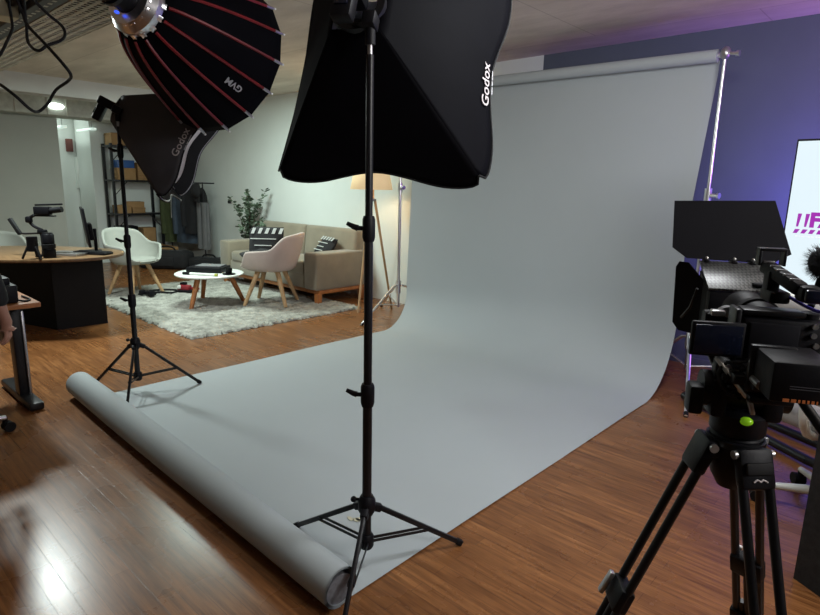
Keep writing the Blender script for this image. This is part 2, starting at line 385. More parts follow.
# ------------------------------------------------------------------ cable tray, rail and hanging cables
t = thing('cable_tray', 'perforated galvanised cable tray hanging under the ceiling', 'cable tray', (-5, 1.47, 2.42), world=True)
mb = MB(); x0, x1, ya, yb, zt = -7.2, -2.4, 1.32, 1.64, 2.45
nx, ny, hw = 96, 6, 0
dx = (x1-x0)/nx; dy = (yb-ya)/ny
for j in range(ny+1):     # strips between the hole rows
    mb.box(((x0+x1)/2, ya+j*dy, zt), (x1-x0, dy*0.42, 0.004))
for i in range(nx+1):
    mb.box((x0+i*dx, (ya+yb)/2, zt), (dx*0.42, yb-ya, 0.0036))
part('perforated_bed', mb, M_galv, t, 0)
cb = MB()
for q in range(9): cb.tube(bez([(x0, ya+0.03+q*0.032, zt+0.022), (-5.6, ya+0.03+((q*4) % 9)*0.032, zt+0.025+0.004*(q % 3)), (-4.0, ya+0.03+((q*7) % 9)*0.032, zt+0.024), (x1, ya+0.03+q*0.032, zt+0.022)], 6), 0.016, 6)
part('cable_bundle', cb, M_rub, t)
for yy in (ya-0.01, yb+0.01):
    part('side_flange', MB().box(((x0+x1)/2, yy, zt+0.03), (x1-x0, 0.006, 0.07)), M_galv, t)
for xx in (-6.4, -4.8, -3.2):
    part('hanger_rod', MB().cyl((xx, (ya+yb)/2, zt), (xx, (ya+yb)/2, CE), 0.006, 8), M_steel, t)
t = thing('slotted_rail', 'dark slotted rail with pale holes beside the cable tray', 'rail', (-5, 1.22, 2.42), world=True)
mb = MB().box((-4.0, 1.235, 2.46), (3.2, 0.10, 0.05), 0.004); mb.mi = 1
for i in range(40): mb.box((-5.5+i*0.078, 1.235, 2.4352), (0.03, 0.022, 0.002))
part('rail_body', mb, [M_blk, M_galv], t, 0)
for xx in (-5.0, -3.2): part('drop_rod', MB().cyl((xx, 1.235, 2.48), (xx, 1.235, CE), 0.006, 8), M_steel, t)
single('cable_trunking', MB().box((-5.42, 1.16, 2.40), (0.55, 0.10, 0.05), 0.005), M_whitelac, 'white cable trunking at the left edge below the dark rail', 'trunking')
t = thing('junction_box', 'cream junction box hanging beside the dark slotted rail', 'box', (-4.55, 1.13, 2.4), world=True)
part('box_body', MB().box((-4.5, 1.12, 2.47), (0.17, 0.12, 0.13), 0.01), M_cream, t)
part('gland', MB().cyl((-4.4, 1.14, 2.50), (-4.3, 1.16, 2.50), 0.035, 12), M_blkp, t)
part('drop_rod', MB().cyl((-4.5, 1.12, 2.5), (-4.5, 1.12, CE), 0.006, 8), M_steel, t)

def ray(x, y, d):
    return Vector((0, 0, CAM_H)) + d*(r2*(x-410)/579.076 - u2*(y-307.5)/579.076 + fwd)
CABLES = [
 ([(-3.456, 0.89, 2.331), (-3.564, 0.912, 2.3), (-3.567, 0.917, 2.215), (-3.476, 0.891, 2.148), (-3.356, 0.832, 2.063), (-3.289, 0.784, 1.992), (-3.351, 0.743, 1.929)], 'short black cable hanging at the far left beside the cream box'),
 ([(-3.262, 0.849, 2.292), (-3.347, 0.891, 2.256), (-3.343, 0.909, 2.196), (-3.241, 0.894, 2.131), (-3.038, 0.904, 2.019), (-2.896, 0.919, 1.927), (-2.894, 0.944, 1.887), (-3.009, 0.966, 1.876), (-3.15, 0.958, 1.851), (-3.194, 0.93, 1.79), (-3.142, 0.873, 1.745), (-3.047, 0.815, 1.745), (-3.019, 0.764, 1.785), (-3.091, 0.746, 1.823), (-3.232, 0.758, 1.855), (-3.395, 0.748, 1.897)], 'black cable hanging in the longest loop below the cable tray'),
 ([(-3.342, 0.921, 2.316), (-3.441, 0.944, 2.257), (-3.447, 0.946, 2.173), (-3.352, 0.918, 2.088), (-3.205, 0.892, 2.031), (-3.101, 0.891, 2.004), (-3.107, 0.928, 2.033), (-3.176, 1.009, 2.08), (-3.277, 1.06, 2.132), (-3.322, 1.061, 2.177), (-3.295, 1.002, 2.207), (-3.23, 0.927, 2.243), (-3.188, 0.886, 2.27)], 'black cable hanging in a small loop across the cable tray')]
for pts, lb in CABLES:
    c = MB(); c.tube(bez(pts, 6), 0.0068, 8)
    single('hanging_cable', c, M_rub, lb, 'cable', 'black cables hanging from the ceiling')

# ------------------------------------------------------------------ paper backdrop on its stands
t = thing('paper_backdrop', 'wide grey seamless paper sweeping from its roll down across the floor', 'backdrop', (-2.7, 3.0, 0), world=True)
def prof(side):   # path in (Y, Z), side 0 left .. 1 right
    xl = lambda k: k
    Yv = 4.46*(1-side)+4.61*side; Rr = 0.42*(1-side)+0.65*side; Yt = 4.55*(1-side)+4.655*side
    P = []; ys = 1.27*(1-side)+1.19*side
    for i in range(22): P.append((ys+(Yv-Rr-ys)*i/21, 0.004, 0))
    for i in range(1, 15):
        a = (pi/2)*i/14; P.append((Yv-Rr+Rr*sin(a), 0.004+Rr*(1-cos(a)), i/14))
    for i in range(1, 13):
        k = i/12; P.append((Yv+(Yt-Yv)*k, Rr+(2.40-Rr)*k, 1))
    return P
PL, PR = prof(0), prof(1); nP = len(PL)
def sheet(u, v):
    j = min(int(round(v*(nP-1))), nP-1); a, b = PL[j], PR[j]
    xl = -4.06-0.10*a[2]; xr = -1.37-0.07*b[2]*(1-max(0, min(1, (b[1]-1.3)/1.0)))
    x = xl+(xr-xl)*u; y = a[0]+(b[0]-a[0])*u; z = a[1]+(b[1]-a[1])*u
    z += 0.003*sin(9*x+4*y)*(1-a[2])*0.5+0.0015
    return (x, y, z)
part('paper_sheet', MB().grid(sheet, 40, nP), M_paper, t, 60)
A, B = Vector((-4.17, 4.50, 2.39)), Vector((-1.375, 4.605, 2.385))
o = part('top_roll', MB().cyl(A, B, 0.043, 24), M_paper, t)
part('crossbar', MB().cyl(A+(A-B).normalized()*0.16, B+(B-A).normalized()*0.05, 0.018, 12), M_chrome, t)
# loose roll on the floor with a spiral at its end
C0, C1 = Vector((-4.17, 1.235, 0.088)), Vector((-1.36, 1.155, 0.078)); ax = (C1-C0).normalized()
sx, sy, sz = basis(ax)
mb = MB()
def rollf(u, v):
    th = 2*pi*3.4*v; r = 0.083-0.018*v+0.004*sin(u*5)*(1-v)
    c = C0+(C1-C0)*u
    return c + (Vector((0, -1, 0))*sin(th) + Vector((0, 0, -1))*cos(th))*r*(1.02-0.06*u)
mb.grid(rollf, 30, 110)
part('floor_roll', mb, M_paper, t, 60, label='loose roll of paper on the floor')
core = MB(); core.tube([C1-ax*0.004+Vector((0, 0, -.012)), C1-ax*0.05+Vector((0, 0, -.012))], 0.058, 24)
part('roll_core', core, M_paperdark, t)

def backdrop_stand(label, loc, top, legs, grp):
    t = thing('backdrop_stand', label, 'stand', loc, world=True, group=grp)
    x, y, _ = loc
    part('lower_pole', MB().cyl((x, y, 0.12), (x, y, 1.42), 0.0165, 14), M_chrome, t)
    part('upper_pole', MB().cyl((x, y, 1.42), (x, y, top), 0.012, 14), M_chrome, t)
    c = part('collar', MB().cyl((x, y, 1.38), (x, y, 1.48), 0.026, 16), M_chrome, t)
    part('collar_knob', MB().cyl((x+0.02, y-0.01, 1.43), (x+0.08, y-0.03, 1.43), 0.014, 12).cyl((x+0.07, y-0.028, 1.43), (x+0.085, y-0.032, 1.43), 0.022, 12), M_chrome, c)
    c = part('end_clamp', MB().sph((x, y, top+0.005), (0.035, 0.035, 0.045), 14), M_steel, t)
    part('clamp_knob', MB().cyl((x+0.02, y, top), (x+0.085, y-0.02, top-0.01), 0.012, 10).cyl((x+0.075, y-0.02, top-0.01), (x+0.095, y-0.022, top-0.012), 0.02, 10), M_chrome, c)
    part('leg_hub', MB().cyl((x, y, 0.28), (x, y, 0.42), 0.030, 16), M_chrome, t)
    for (lx, ly) in legs:
        d = Vector((lx-x, ly-y, 0)); n = d.normalized()
        p0 = Vector((x, y, 0.37))+n*0.03
        lg = part('leg', MB().tube([p0, p0+Vector((0, 0, -0.015))+n*0.06, Vector((lx, ly, 0.012))], 0.013, 10), M_chrome, t)
        part('foot_cap', MB().cyl((lx-n.x*.03, ly-n.y*.03, 0.026), (lx, ly, 0.012), 0.0155, 10), M_rub, lg)
        mid = p0.lerp(Vector((lx, ly, 0.012)), 0.5)
        part('strut', MB().tube([Vector((x, y, 0.14)), mid], 0.007, 8), M_chrome, t)
    return t
backdrop_stand('chrome backdrop stand at the blue wall end of the paper', (-1.325, 4.60, 0), 2.39, [(-1.08, 3.87), (-0.62, 4.83), (-1.78, 4.95)], 'chrome stands carrying the paper')
backdrop_stand('chrome backdrop stand beside the tripod floor lamp', (-4.40, 4.585, 0), 2.40, [(-4.37, 4.0), (-4.94, 4.85), (-4.05, 4.93)], 'chrome stands carrying the paper')

sm = MB()
for q_ in range(3):
    sm.prism([(0.018*cos(k*pi/4)*(1+.3*sin(k*2.1+q_)), 0.013*sin(k*pi/4)*(1+.3*cos(k*1.7+q_))) for k in range(8)], 0, 0.0008, M=T(-1.74+0.025*q_-0.02*(q_ == 2), 1.535+0.012*q_, 0.0085, 0.5*q_))
single('tape_scrap', sm, M_cream, 'small torn scrap of cream tape on the paper beside the nearest light stand', 'tape', smooth=0)

# ------------------------------------------------------------------ light stands and softboxes
def light_stand(label, c, feet, hub, spread_z, top, r=0.0165, secs=(1.0, 1.45), knob_ang=2.6):
    t = thing('light_stand', label, 'light stand', (c[0], c[1], 0), world=True, group='black light stands')
    x, y = c
    zs = [spread_z-0.02]+list(secs)+[top]; rr = [r, r*0.87, r*0.74, r*0.64, r*0.56]
    for i in range(len(zs)-1):
        part('pole_section', MB().cyl((x, y, zs[i]), (x, y, zs[i+1]), rr[i], 16), M_blk, t)
        if 0 < i:
            cl = part('collar', MB().lathe([(rr[i-1]*1.2, -0.075), (rr[i-1]*1.45, -0.06), (rr[i-1]*1.45, 0.0), (rr[i-1]*1.2, 0.012)], T(x, y, zs[i]), 18), M_blkp, t)
            ka = Vector((cos(knob_ang), sin(knob_ang), 0))
            p = Vector((x, y, zs[i]-0.03))
            part('clamp_lever', MB().cyl(p+ka*rr[i-1], p+ka*(rr[i-1]+0.028), 0.008, 10).tube([p+ka*(rr[i-1]+0.022), p+ka*(rr[i-1]+0.035)+Vector((0, 0, .004)), p+ka*(rr[i-1]+0.06)+Vector((0, 0, .016))], [0.011, 0.01, 0.007], 10), M_blkp, cl)
    part('spigot', MB().cyl((x, y, top), (x, y, top+0.05), r*0.5, 12), M_steel, t)
    h = part('leg_hub', MB().lathe([(r*1.3, -0.05), (r*1.9, -0.03), (r*1.9, 0.01), (r*1.3, 0.03)], T(x, y, hub), 18), M_blkp, t)
    ka = Vector((cos(knob_ang), sin(knob_ang), 0)); p = Vector((x, y, hub+0.012))
    part('hub_knob', MB().cyl(p+ka*r, p+ka*0.045, 0.006, 8).sph(tuple(p+ka*0.05), 0.012, 10), M_blkp, h)
    s_ = part('spreader_hub', MB().lathe([(r*1.25, -0.03), (r*1.6, -0.02), (r*1.6, 0.02), (r*1.25, 0.03)], T(x, y, spread_z), 18), M_blkp, t)
    for (fx, fy) in feet:
        d = Vector((fx-x, fy-y, 0)).normalized(); nrm = Vector((-d.y, d.x, 0))
        p0 = Vector((x, y, hub-0.02))+d*0.035; p1 = Vector((fx, fy, 0.012))
        lg = part('leg', MB().obox(p0, p1, 0.016, 0.020, 0.004), M_blk, t)
        part('bracket', MB().obox(Vector((x, y, hub-0.015))+d*0.012, p0+(p1-p0)*0.06, 0.030, 0.03, 0.006), M_blkp, lg)
        part('foot_cap', MB().obox(p1-(p1-p0)*0.05, p1+(p1-p0).normalized()*0.008, 0.022, 0.025, 0.005), M_rub, lg)
        q1 = p0.lerp(p1, 0.60)
        for sgn in (-1, 1):
            part('strut', MB().obox(Vector((x, y, spread_z))+d*0.018+nrm*0.011*sgn, q1+nrm*0.011*sgn, 0.0035, 0.011), M_blk, t)
    return t
light_stand('black light stand standing on the paper nearest the camera', (-1.457, 1.367), [(-1.284, 1.734), (-1.861, 1.331), (-1.226, 1.036)], 0.275, 0.115, 1.86, 0.0175, (0.735, 1.335), -2.4)
light_stand('black light stand at the far end of the floor roll', (-3.985, 1.55), [(-4.313, 1.369), (-3.841, 1.93), (-3.70, 1.355)], 0.36, 0.115, 1.78, 0.0175, (0.68, 1.08, 1.66), -2.4)

def rotm(az, tilt, rl):
    Z = Vector((sin(az)*cos(tilt), cos(az)*cos(tilt), sin(tilt))); X = Z.cross(Vector((0, 0, 1))).normalized(); Y = X.cross(Z)
    return -(X*cos(rl)+Y*sin(rl)), Y*cos(rl)-X*sin(rl), Z
def softbox(label, c, ang, d, s, rs, fab, txt_side, txt_u, txt_v, txt_size, dif=0.86, lobe=0.05):
    X, Y, Z = rotm(*ang); F = frame(c, X, Y, Z)
    t = thing('softbox', label, 'softbox', c, group='square softboxes'); t.matrix_world = F
    sides = {'bottom': ((-1, 0), (0, -1)), 'right': ((0, 1), (-1, 0)), 'top': ((1, 0), (0, 1)), 'left': ((0, -1), (1, 0))}
    def P(side, u, v):      # u along the front edge -1..1, v from ring 0 to front 1
        e, n = sides[side]
        q = abs(u); k = min(1, q/0.62); k = k*k*(3-2*k)
        vm = 0.95 + (lobe+0.02)*k
        if q > 0.60: vm -= 0.13*(1-sqrt(max(0, 1-((q-0.60)/0.4001)**2)))
        v = v*vm
        w = rs+(s-rs)*v
        bl = 0.02*sin(pi*min(v, 1))*(1-u*u) + 0.025*v*v*(1-u*u)*(-1)
        return Vector((e[0]*u*w+n[0]*(w+bl), e[1]*u*w+n[1]*(w+bl), d*v))
    for nm in ('bottom', 'right', 'top', 'left'):
        mb = MB(); mb.grid(lambda a, b: P(nm, a*2-1, b), 31, 16)
        pn = part('side_panel', mb, [fab, M_silver], t, 50, recalc=False)
        # outward normals so that the lining is inside
        me = pn.data; f = me.polygons[len(me.polygons)//2]; e, n = sides[nm]
        if f.normal.dot(Vector((n[0], n[1], 0))) < 0: me.flip_normals()
        addsolid(pn, 0.004, -1, 1)
        part('edge_piping', MB().tube([P(nm, k/15-1, 1.0) for k in range(31)], 0.0045, 6), M_rub, pn)
    e, n = sides[txt_side]
    o0 = P(txt_side, txt_u, txt_v); du = (P(txt_side, txt_u+.05, txt_v)-P(txt_side, txt_u-.05, txt_v)).normalized()
    dv = (P(txt_side, txt_u, txt_v+.05)-P(txt_side, txt_u, txt_v-.05)).normalized()
    tx = du; ty = -(dv-dv.project(du)).normalized(); nn = tx.cross(ty)
    part('brand_lettering', MB().text('Godox', txt_size, 0.0008, frame(o0+nn*0.006, tx, ty, nn), bold=0.0006), M_ink, t, 0, label='white brand lettering')
    part('small_lettering', MB().marks([txt_size*k_ for k_ in (.5, .3, .6)], txt_size*0.09, 0.0008, txt_size*.08, frame(o0+nn*0.006-ty*txt_size*0.62+tx*0.02, tx, ty, nn)), M_inkgrey, t, 0)
    for nm in ('bottom', 'right', 'top', 'left'):
        e, n = sides[nm]; N3 = Vector((n[0], n[1], 0))
        part('inner_skirt', MB().grid(lambda a, b: P(nm, (a*2-1)*0.985, 0.84+0.15*b)-N3*0.008, 25, 5), M_rub, t, 50)
    part('front_diffuser', MB().grid(lambda a, b: ((a*2-1)*s*dif*0.9, (b*2-1)*s*dif*0.9, d*dif-0.02*(1-(a*2-1)**2)*(1-(b*2-1)**2)), 8, 8), M_diff, t, 40, solid=0.002)
    part('mounting_ring', MB().lathe([(rs*0.8, -0.012), (rs*1.12, -0.012), (rs*1.12, 0.012), (rs*0.8, 0.012), (rs*0.8, -0.012)], seg=28, caps=False), M_blk, t)
    for k in range(4):
        a = pi/4+k*pi/2
        part('spring_rod', MB().tube([(rs*cos(a), rs*sin(a), 0.004), ((s*.86)*1.38*cos(a), (s*.86)*1.38*sin(a), d*0.86)], 0.003, 6), M_steel, t)
    return t, X, Y, Z, Vector(c)
t, X, Y, Z, c0 = softbox('large black softbox on the stand nearest the camera', (-1.5512, 1.4015, 2.028), (radians(-27.17), radians(-24.11), radians(-1.05)), 0.4344, 0.432, 0.085, M_soft, 'right', -0.10, 0.93, 0.060, lobe=0.07)
inv = t.matrix_world.inverted()
def bracket(t, stand_top, inv, back=0.10):
    L = lambda p: inv @ Vector(p)
    st = L(stand_top); sp = L((stand_top[0], stand_top[1], stand_top[2]+0.07))
    part('bracket_knuckle', MB().tube([st, sp], 0.017, 14).box(tuple(sp+Vector((0, .0, 0))), (0.045, 0.05, 0.055), 0.008), M_blkp, t)
    part('bracket_arm', MB().obox(sp, (0, -0.075, 0.0), 0.016, 0.03, 0.004), M_blkp, t)
    kn = part('tilt_handle', MB().cyl(sp+Vector((0.02, 0, 0)), sp+Vector((0.085, 0, -0.02)), 0.006, 8).cyl(sp+Vector((0.075, 0, -0.016)), sp+Vector((0.095, 0, -0.022)), 0.012, 10), M_blkp, t)
    fl = part('flash_head', MB().box((0.0, 0.0, -0.07), (0.078, 0.055, 0.13), 0.01), M_blkp, t)
    fb = part('flash_body', MB().box((0.0, -0.075, -0.10), (0.07, 0.11, 0.05), 0.01), M_blkp, t)
    part('display', MB().box((0.0, -0.075, -0.128), (0.045, 0.04, 0.008), 0.002), M_glassblk, fb)
    part('badge', MB().box((0.018, 0.0, -0.137), (0.022, 0.022, 0.006), 0.002), M_cream, fl)
bracket(t, (-1.457, 1.367, 1.89), inv)
cL = (-4.0978, 1.6123, 1.8933)

t, X, Y, Z, c0 = softbox('smaller charcoal softbox on the far stand at the left', cL, (radians(35.2), radians(-27.51), radians(1.04)), 0.532, 0.385, 0.09, M_soft2, 'right', 0.0, 0.93, 0.066, dif=0.45, lobe=0.05)
bracket(t, (-3.985, 1.55, 1.81), t.matrix_world.inverted())

# deep round softbox with red ribs hanging at the top left
cG = Vector((-3.2134, 1.3992, 2.3226)); X, Y, Z = rotm(radians(-21.508), radians(-13.3735), 0)
t = thing('parabolic_softbox', 'deep round black softbox with red ribs hanging at top left', 'softbox'); t.matrix_world = frame(cG, X, Y, Z)
DG, RG, RI, a0 = 0.6186, 0.45, 0.14, radians(38.559)
def AG(i): return pi-(a0-i*2*pi/16)
def rad(v): return RI+(RG-RI)*(v**0.62)
def rib(a, v, k=1.0, off=0.0): return Vector((cos(a)*(rad(v)*k+off), sin(a)*(rad(v)*k+off), DG*v))
mb = MB()
NSEG = 16
def shell(u, v):
    q = u*NSEG; i = math.floor(q+1e-6); f = q-i
    aA = AG(i); aB = AG(i+1)
    v = max(v, 0.0); v = v**1.5
    p = rib(aA, v).lerp(rib(aB, v), f)
    bow = 0.10*f*(1-f)*4*0.25
    p.z -= bow*v*0.08*DG
    sc = 1.0
    return Vector((p.x*sc, p.y*sc, p.z))
mb.grid(shell, NSEG*4, 20, cu=True)
sh = part('fabric_shell', mb, [M_soft, M_silver], t, 30)
addsolid(sh, 0.004, -1, 1)
for i in range(NSEG):
    a = AG(i)
    rb = part('rib', MB().tube([rib(a, (j/14*0.86+0.10)**1.5, 1, 0.003) for j in range(15)], 0.0085, 6), M_red, t, label='red rib')
    p = rib(a, 1.0)
    part('rib_tip', MB().tube([rib(a, 0.92, 1, .004), rib(a, 0.98, 1, .004), rib(a, 1.01, 1, 0.005)], [0.009, 0.009, 0.006], 8), M_steel, rb)
    part('tip_bead', MB().sph(tuple(rib(a, 1.02, 1, 0.006)), 0.007, 8), M_diff, rb)
part('front_diffuser', MB().lathe([(0.0, DG*0.88), (RG*0.86, DG*0.88)], seg=32, caps=False), M_diff, t, solid=0.002)
sr = part('speed_ring', MB().lathe([(0.08, -0.075), (0.13, -0.07), (0.162, -0.03), (0.160, 0.015), (0.13, 0.03), (0.08, 0.03), (0.08, -0.075)], seg=32, caps=False), M_chrome, t, label='chrome mounting ring')
for i in range(NSEG):
    a = AG(i)
    part('rib_socket', MB().obox(Vector((cos(a)*0.13, sin(a)*0.13, -0.062)), Vector((cos(a)*0.178, sin(a)*0.178, 0.06)), 0.030, 0.016, 0.003), M_chrome, sr)
part('lamp_head', MB().lathe([(0.0, -0.28), (0.07, -0.28), (0.075, -0.26), (0.075, -0.08), (0.085, -0.05), (0.085, 0.0)], seg=28), M_blkp, t)
part('cooling_fin', MB().lathe([(0.08, -0.22), (0.088, -0.22), (0.088, -0.2), (0.08, -0.2)], seg=28, caps=False).lathe([(0.08, -0.17), (0.088, -0.17), (0.088, -0.15), (0.08, -0.15)], seg=28, caps=False), M_blk, t)
part('indicator_light', MB().sph((0.03, -0.086, -0.10), (0.013, 0.008, 0.013), 10), mat('blue_indicator', (0.02, 0.05, 0.5), 0.3, emit=(0.05, 0.12, 1.0), estr=0.9), t)
iv = t.matrix_world.inverted()
part('yoke', MB().tube([(-0.10, 0, -0.15), (-0.10, 0.14, -0.15), (0.10, 0.14, -0.15), (0.10, 0, -0.15)], 0.01, 8), M_blk, t)
pt = t.matrix_world @ Vector((0, 0.14, -0.15))
part('ceiling_pole', MB().tube([iv @ pt, iv @ Vector((pt.x, pt.y, CE+0.01))], 0.015, 10), M_blk, t)
# lettering on a lower right panel
aT = AG(3.5); vT = 0.69
p = rib(aT, vT, 0.985); dv = (rib(aT, vT-.04)-rib(aT, vT+.04)).normalized(); nn = Vector((cos(aT), sin(aT), 0)); nn = (nn-nn.project(dv)).normalized()
ty = nn.cross(dv)
part('brand_lettering', MB().text('GVM', 0.052, 0.0008, frame(p+nn*0.004, dv, ty, nn), bold=0.001), M_inkgrey, t, 0, label='grey brand lettering')

# ------------------------------------------------------------------ lounge: rug, sofa, chairs, table, lamp, plant
def rugf(u, v):
    ex = 0.025*sin(37*u*pi)*cos(21*v*pi)
    x = -8.05+3.03*u; y = 2.46+2.14*v
    if u in (0.0, 1.0) or v in (0.0, 1.0): return (x+random.uniform(-.02, .02), y+random.uniform(-.02, .02), 0.003)
    return (x+random.uniform(-.008, .008), y+random.uniform(-.008, .008), 0.014+random.uniform(0, 0.022))
single('shaggy_rug', MB().grid(rugf, 190, 140), M_rug, 'pale shaggy rug under the coffee table', 'rug', smooth=180)

SX0, SX1, SY0, SY1 = -7.72, -5.47, 4.30, 5.14
t = thing('sofa', 'olive velvet two seat sofa on wooden feet against white wall', 'sofa', ((SX0+SX1)/2, 4.75, 0), world=True)
part('base_rail', MB().box(((SX0+SX1)/2, 4.72, 0.155), (SX1-SX0-0.04, 0.76, 0.05), 0.008), M_orange, t)
for fx in (SX0+0.06, SX1-0.06):
    for fy in (SY0+0.05, SY1-0.08):
        part('foot', MB().box((fx, fy, 0.067), (0.07, 0.07, 0.134), 0.006, taper=1.0), M_orange, t)
part('seat_body', MB().box(((SX0+SX1)/2, 4.70, 0.27), (SX1-SX0-0.06, 0.78, 0.18), 0.02), M_sofa, t)
for ax_ in (SX0+0.13, SX1-0.13):
    part('armrest', MB().box((ax_, 4.70, 0.405), (0.25, 0.84, 0.45), 0.03, seg=3), M_sofa, t)
cw = (SX1-SX0-0.54)/2
for k in (0, 1):
    cx = SX0+0.27+cw*(k+0.5)
    part('seat_cushion', MB().box((cx, 4.66, 0.42), (cw-0.012, 0.72, 0.15), 0.04, seg=3), M_sofa, t)
for k in (0, 1):
    cx = SX0+0.05+(SX1-SX0-0.10)/2*(k+0.5)
    part('back_cushion', MB().box((0, 0, 0), ((SX1-SX0-0.10)/2-0.012, 0.17, 0.46), 0.05, seg=3, M=T(cx, 5.03, 0.66, rx=radians(-7))), M_sofa, t)

def clap_cushion(label, loc, rot, w=0.42, h=0.40):
    t = thing('clapperboard_cushion', label, 'cushion', loc, rot=rot, group='clapperboard cushions')
    def pil(u, v):
        a = u*2*pi
        return (0, 0, 0)
    mb = MB()
    for sg in (-1, 1):
        mb.grid(lambda u, v: ((u-.5)*w, sg*0.06*(max(0, 1-(2*u-1)**4)*max(0, 1-(2*v-1)**4))**0.6, v*h), 12, 12)
    part('cushion_body', mb, M_bcloth, t, 60)
    mb = MB()
    for i in range(5):
        x = -w*0.42+i*w*0.2
        mb.prism([(x, h*0.78), (x+w*0.09, h*0.78), (x+w*0.15, h*0.95), (x+w*0.06, h*0.95)], -0.004, 0.004, M=Matrix.Translation((0, -0.055, 0)) @ Matrix.Rotation(pi/2, 4, 'X'))
    part('stripes', mb, M_wcloth, t, 0)
    mb = MB()
    for zz, ww in ((0.62, 0.75), (0.42, 0.5), (0.24, 0.66)):
        mb.box((-w*0.05, -0.062, h*zz), (w*ww, 0.006, 0.010))
    part('lines', mb, M_wcloth, t, 0)
    return t
clap_cushion('black and white clapperboard cushion lying on the sofa', (-6.0, 4.74, 0.515), (radians(-38), 0, radians(-14)), 0.38, 0.30)

def shell_chair(name, label, loc, rz, fab, group):
    # faces local +Y
    t = thing(name, label, 'chair', loc, rz, group)
    def hgt(a):     # a: 0 at back .. pi front
        b = abs(a)
        if b < 0.75: return 0.82-0.03*(b/0.75)**2
        if b < 1.35: k = (b-0.75)/0.6; k = k*k*(3-2*k); return 0.79-0.15*k
        if b < 2.1: return 0.64-0.02*(b-1.35)/0.75
        k = min(1, (b-2.1)/0.5); k = k*k*(3-2*k); return 0.62-0.17*k
    def sh(u, v):
        a = (u*2-1)*2.75
        H_ = hgt(a); back = max(0, cos(a))
        rb_x, rb_y = 0.20, 0.20
        rt_x, rt_y = 0.325, 0.30
        if v < 0.35:
            k = v/0.35; rx = rb_x*k+0.04*k; ry = rb_y*k+0.04*k; z = 0.385+0.025*k*k
        else:
            k = (v-0.35)/0.65; e = sin(k*pi/2)**0.8
            rx = 0.24+(rt_x-0.24)*e; ry = 0.24+(rt_y-0.24)*e+0.06*back*k; z = 0.41+(H_-0.41)*k
        return (sin(a)*rx, -cos(a)*ry, z)
    mb = MB(); mb.grid(sh, 48, 16); bmesh.ops.remove_doubles(mb.bm, verts=mb.bm.verts, dist=1e-5)
    o = part('shell', mb, fab, t, 60); addsolid(o, 0.03, 0)
    part('seat_pad', MB().lathe([(0.0, 0.40), (0.20, 0.405), (0.235, 0.43), (0.225, 0.455), (0.0, 0.47)], M=T(0, 0.05, 0), seg=28), fab, t)
    for sx in (-1, 1):
        for sy in (-1, 1):
            part('leg', MB().tube([(sx*0.10, sy*0.10, 0.40), (sx*0.225, sy*0.225, 0.0)], [0.029, 0.019], 10), M_oak, t)
    part('leg_brace', MB().obox((-0.12, -0.12, 0.375), (0.12, 0.12, 0.375), 0.03, 0.02).obox((0.12, -0.12, 0.375), (-0.12, 0.12, 0.375), 0.03, 0.02), M_oak, t)
    return t
shell_chair('shell_armchair', 'blush pink shell armchair with oak legs between table and sofa', (-5.88, 3.92, 0.032), radians(128), M_pink, 'shell armchairs').scale = (1.1, 1.1, 1.04)
w1 = shell_chair('shell_armchair', 'white shell armchair at the right side of the meeting table', (-7.50, 2.98, 0.03), radians(-75), M_shell, 'shell armchairs')
w2 = copy_tree(w1); w2.location = (-7.98, 1.66, 0); w2.rotation_euler = (0, 0, radians(-100)); w2['label'] = 'white shell armchair behind the meeting table at the left edge'
clap_cushion('black clapperboard cushion propped in the blush pink armchair', (-6.06, 3.97, 0.53), (radians(-12), 0, radians(40)), 0.42, 0.40)
mb = MB(); mb.grid(lambda u, v: (0.24*cos(2*pi*u)*sin(pi*v)*(1+.12*sin(5*u*pi*2)), 0.17*sin(2*pi*u)*sin(pi*v), 0.06*cos(pi*v)*(1+0.3*sin(9*u))), 28, 14, cu=True, M=T(-5.99, 3.84, 0.605, radians(40)))
single('folded_jacket', mb, M_bcloth, 'crumpled black jacket on the seat of the blush armchair', 'jacket', smooth=80)

TX, TY = -6.31, 3.36
t = thing('coffee_table', 'round white coffee table with three splayed wooden legs on the rug', 'table', (TX, TY, 0.02), world=True)
part('table_top', MB().lathe([(0.0, 0.375), (0.37, 0.375), (0.388, 0.385), (0.388, 0.395), (0.375, 0.402), (0.0, 0.402)], T(TX, TY, 0), 48), M_whitelac, t)
for (lx, ly) in ((-6.19, 3.05), (-6.21, 3.74), (-6.70, 3.46)):
    d = Vector((TX-lx, TY-ly, 0))*0.42
    part('leg', MB().tube([(lx+d.x, ly+d.y, 0.376), (lx, ly, 0.02)], [0.034, 0.024], 12), M_orange, t)
part('apron', MB().lathe([(0.0, 0.35), (0.2, 0.35), (0.2, 0.376), (0, 0.376)], T(TX, TY, 0), 24), M_orange, t)
t = thing('board_game', 'flat black box with a grey cover lying on the white coffee table', 'box', (TX, TY, 0.402), world=True)
R_ = T(-6.40, 3.40, 0.402, radians(38))
part('box_body', MB().box((0, 0, 0.032), (0.42, 0.30, 0.06), 0.006, M=R_), M_blkp, t)
part('cover', MB().box((0.02, 0.02, 0.068), (0.30, 0.21, 0.012), 0.003, M=R_), M_gcloth, t)
t = thing('marker_pen', 'white and black marker at the front of the coffee table', 'pen', (-6.2, 3.15, 0.402), world=True)
pa, pb = Vector((-6.27, 3.10, 0.418)), Vector((-6.00, 3.26, 0.418))
part('barrel', MB().cyl(pa, pb, 0.015, 12), M_whitelac, t)
part('cap', MB().cyl(pa-(pb-pa)*0.28, pa, 0.016, 12), M_blkp, t)
part('band', MB().cyl(pb, pb+(pb-pa)*0.1, 0.015, 12), mat('lime_plastic', (0.42, 0.45, 0.06), 0.5), t)
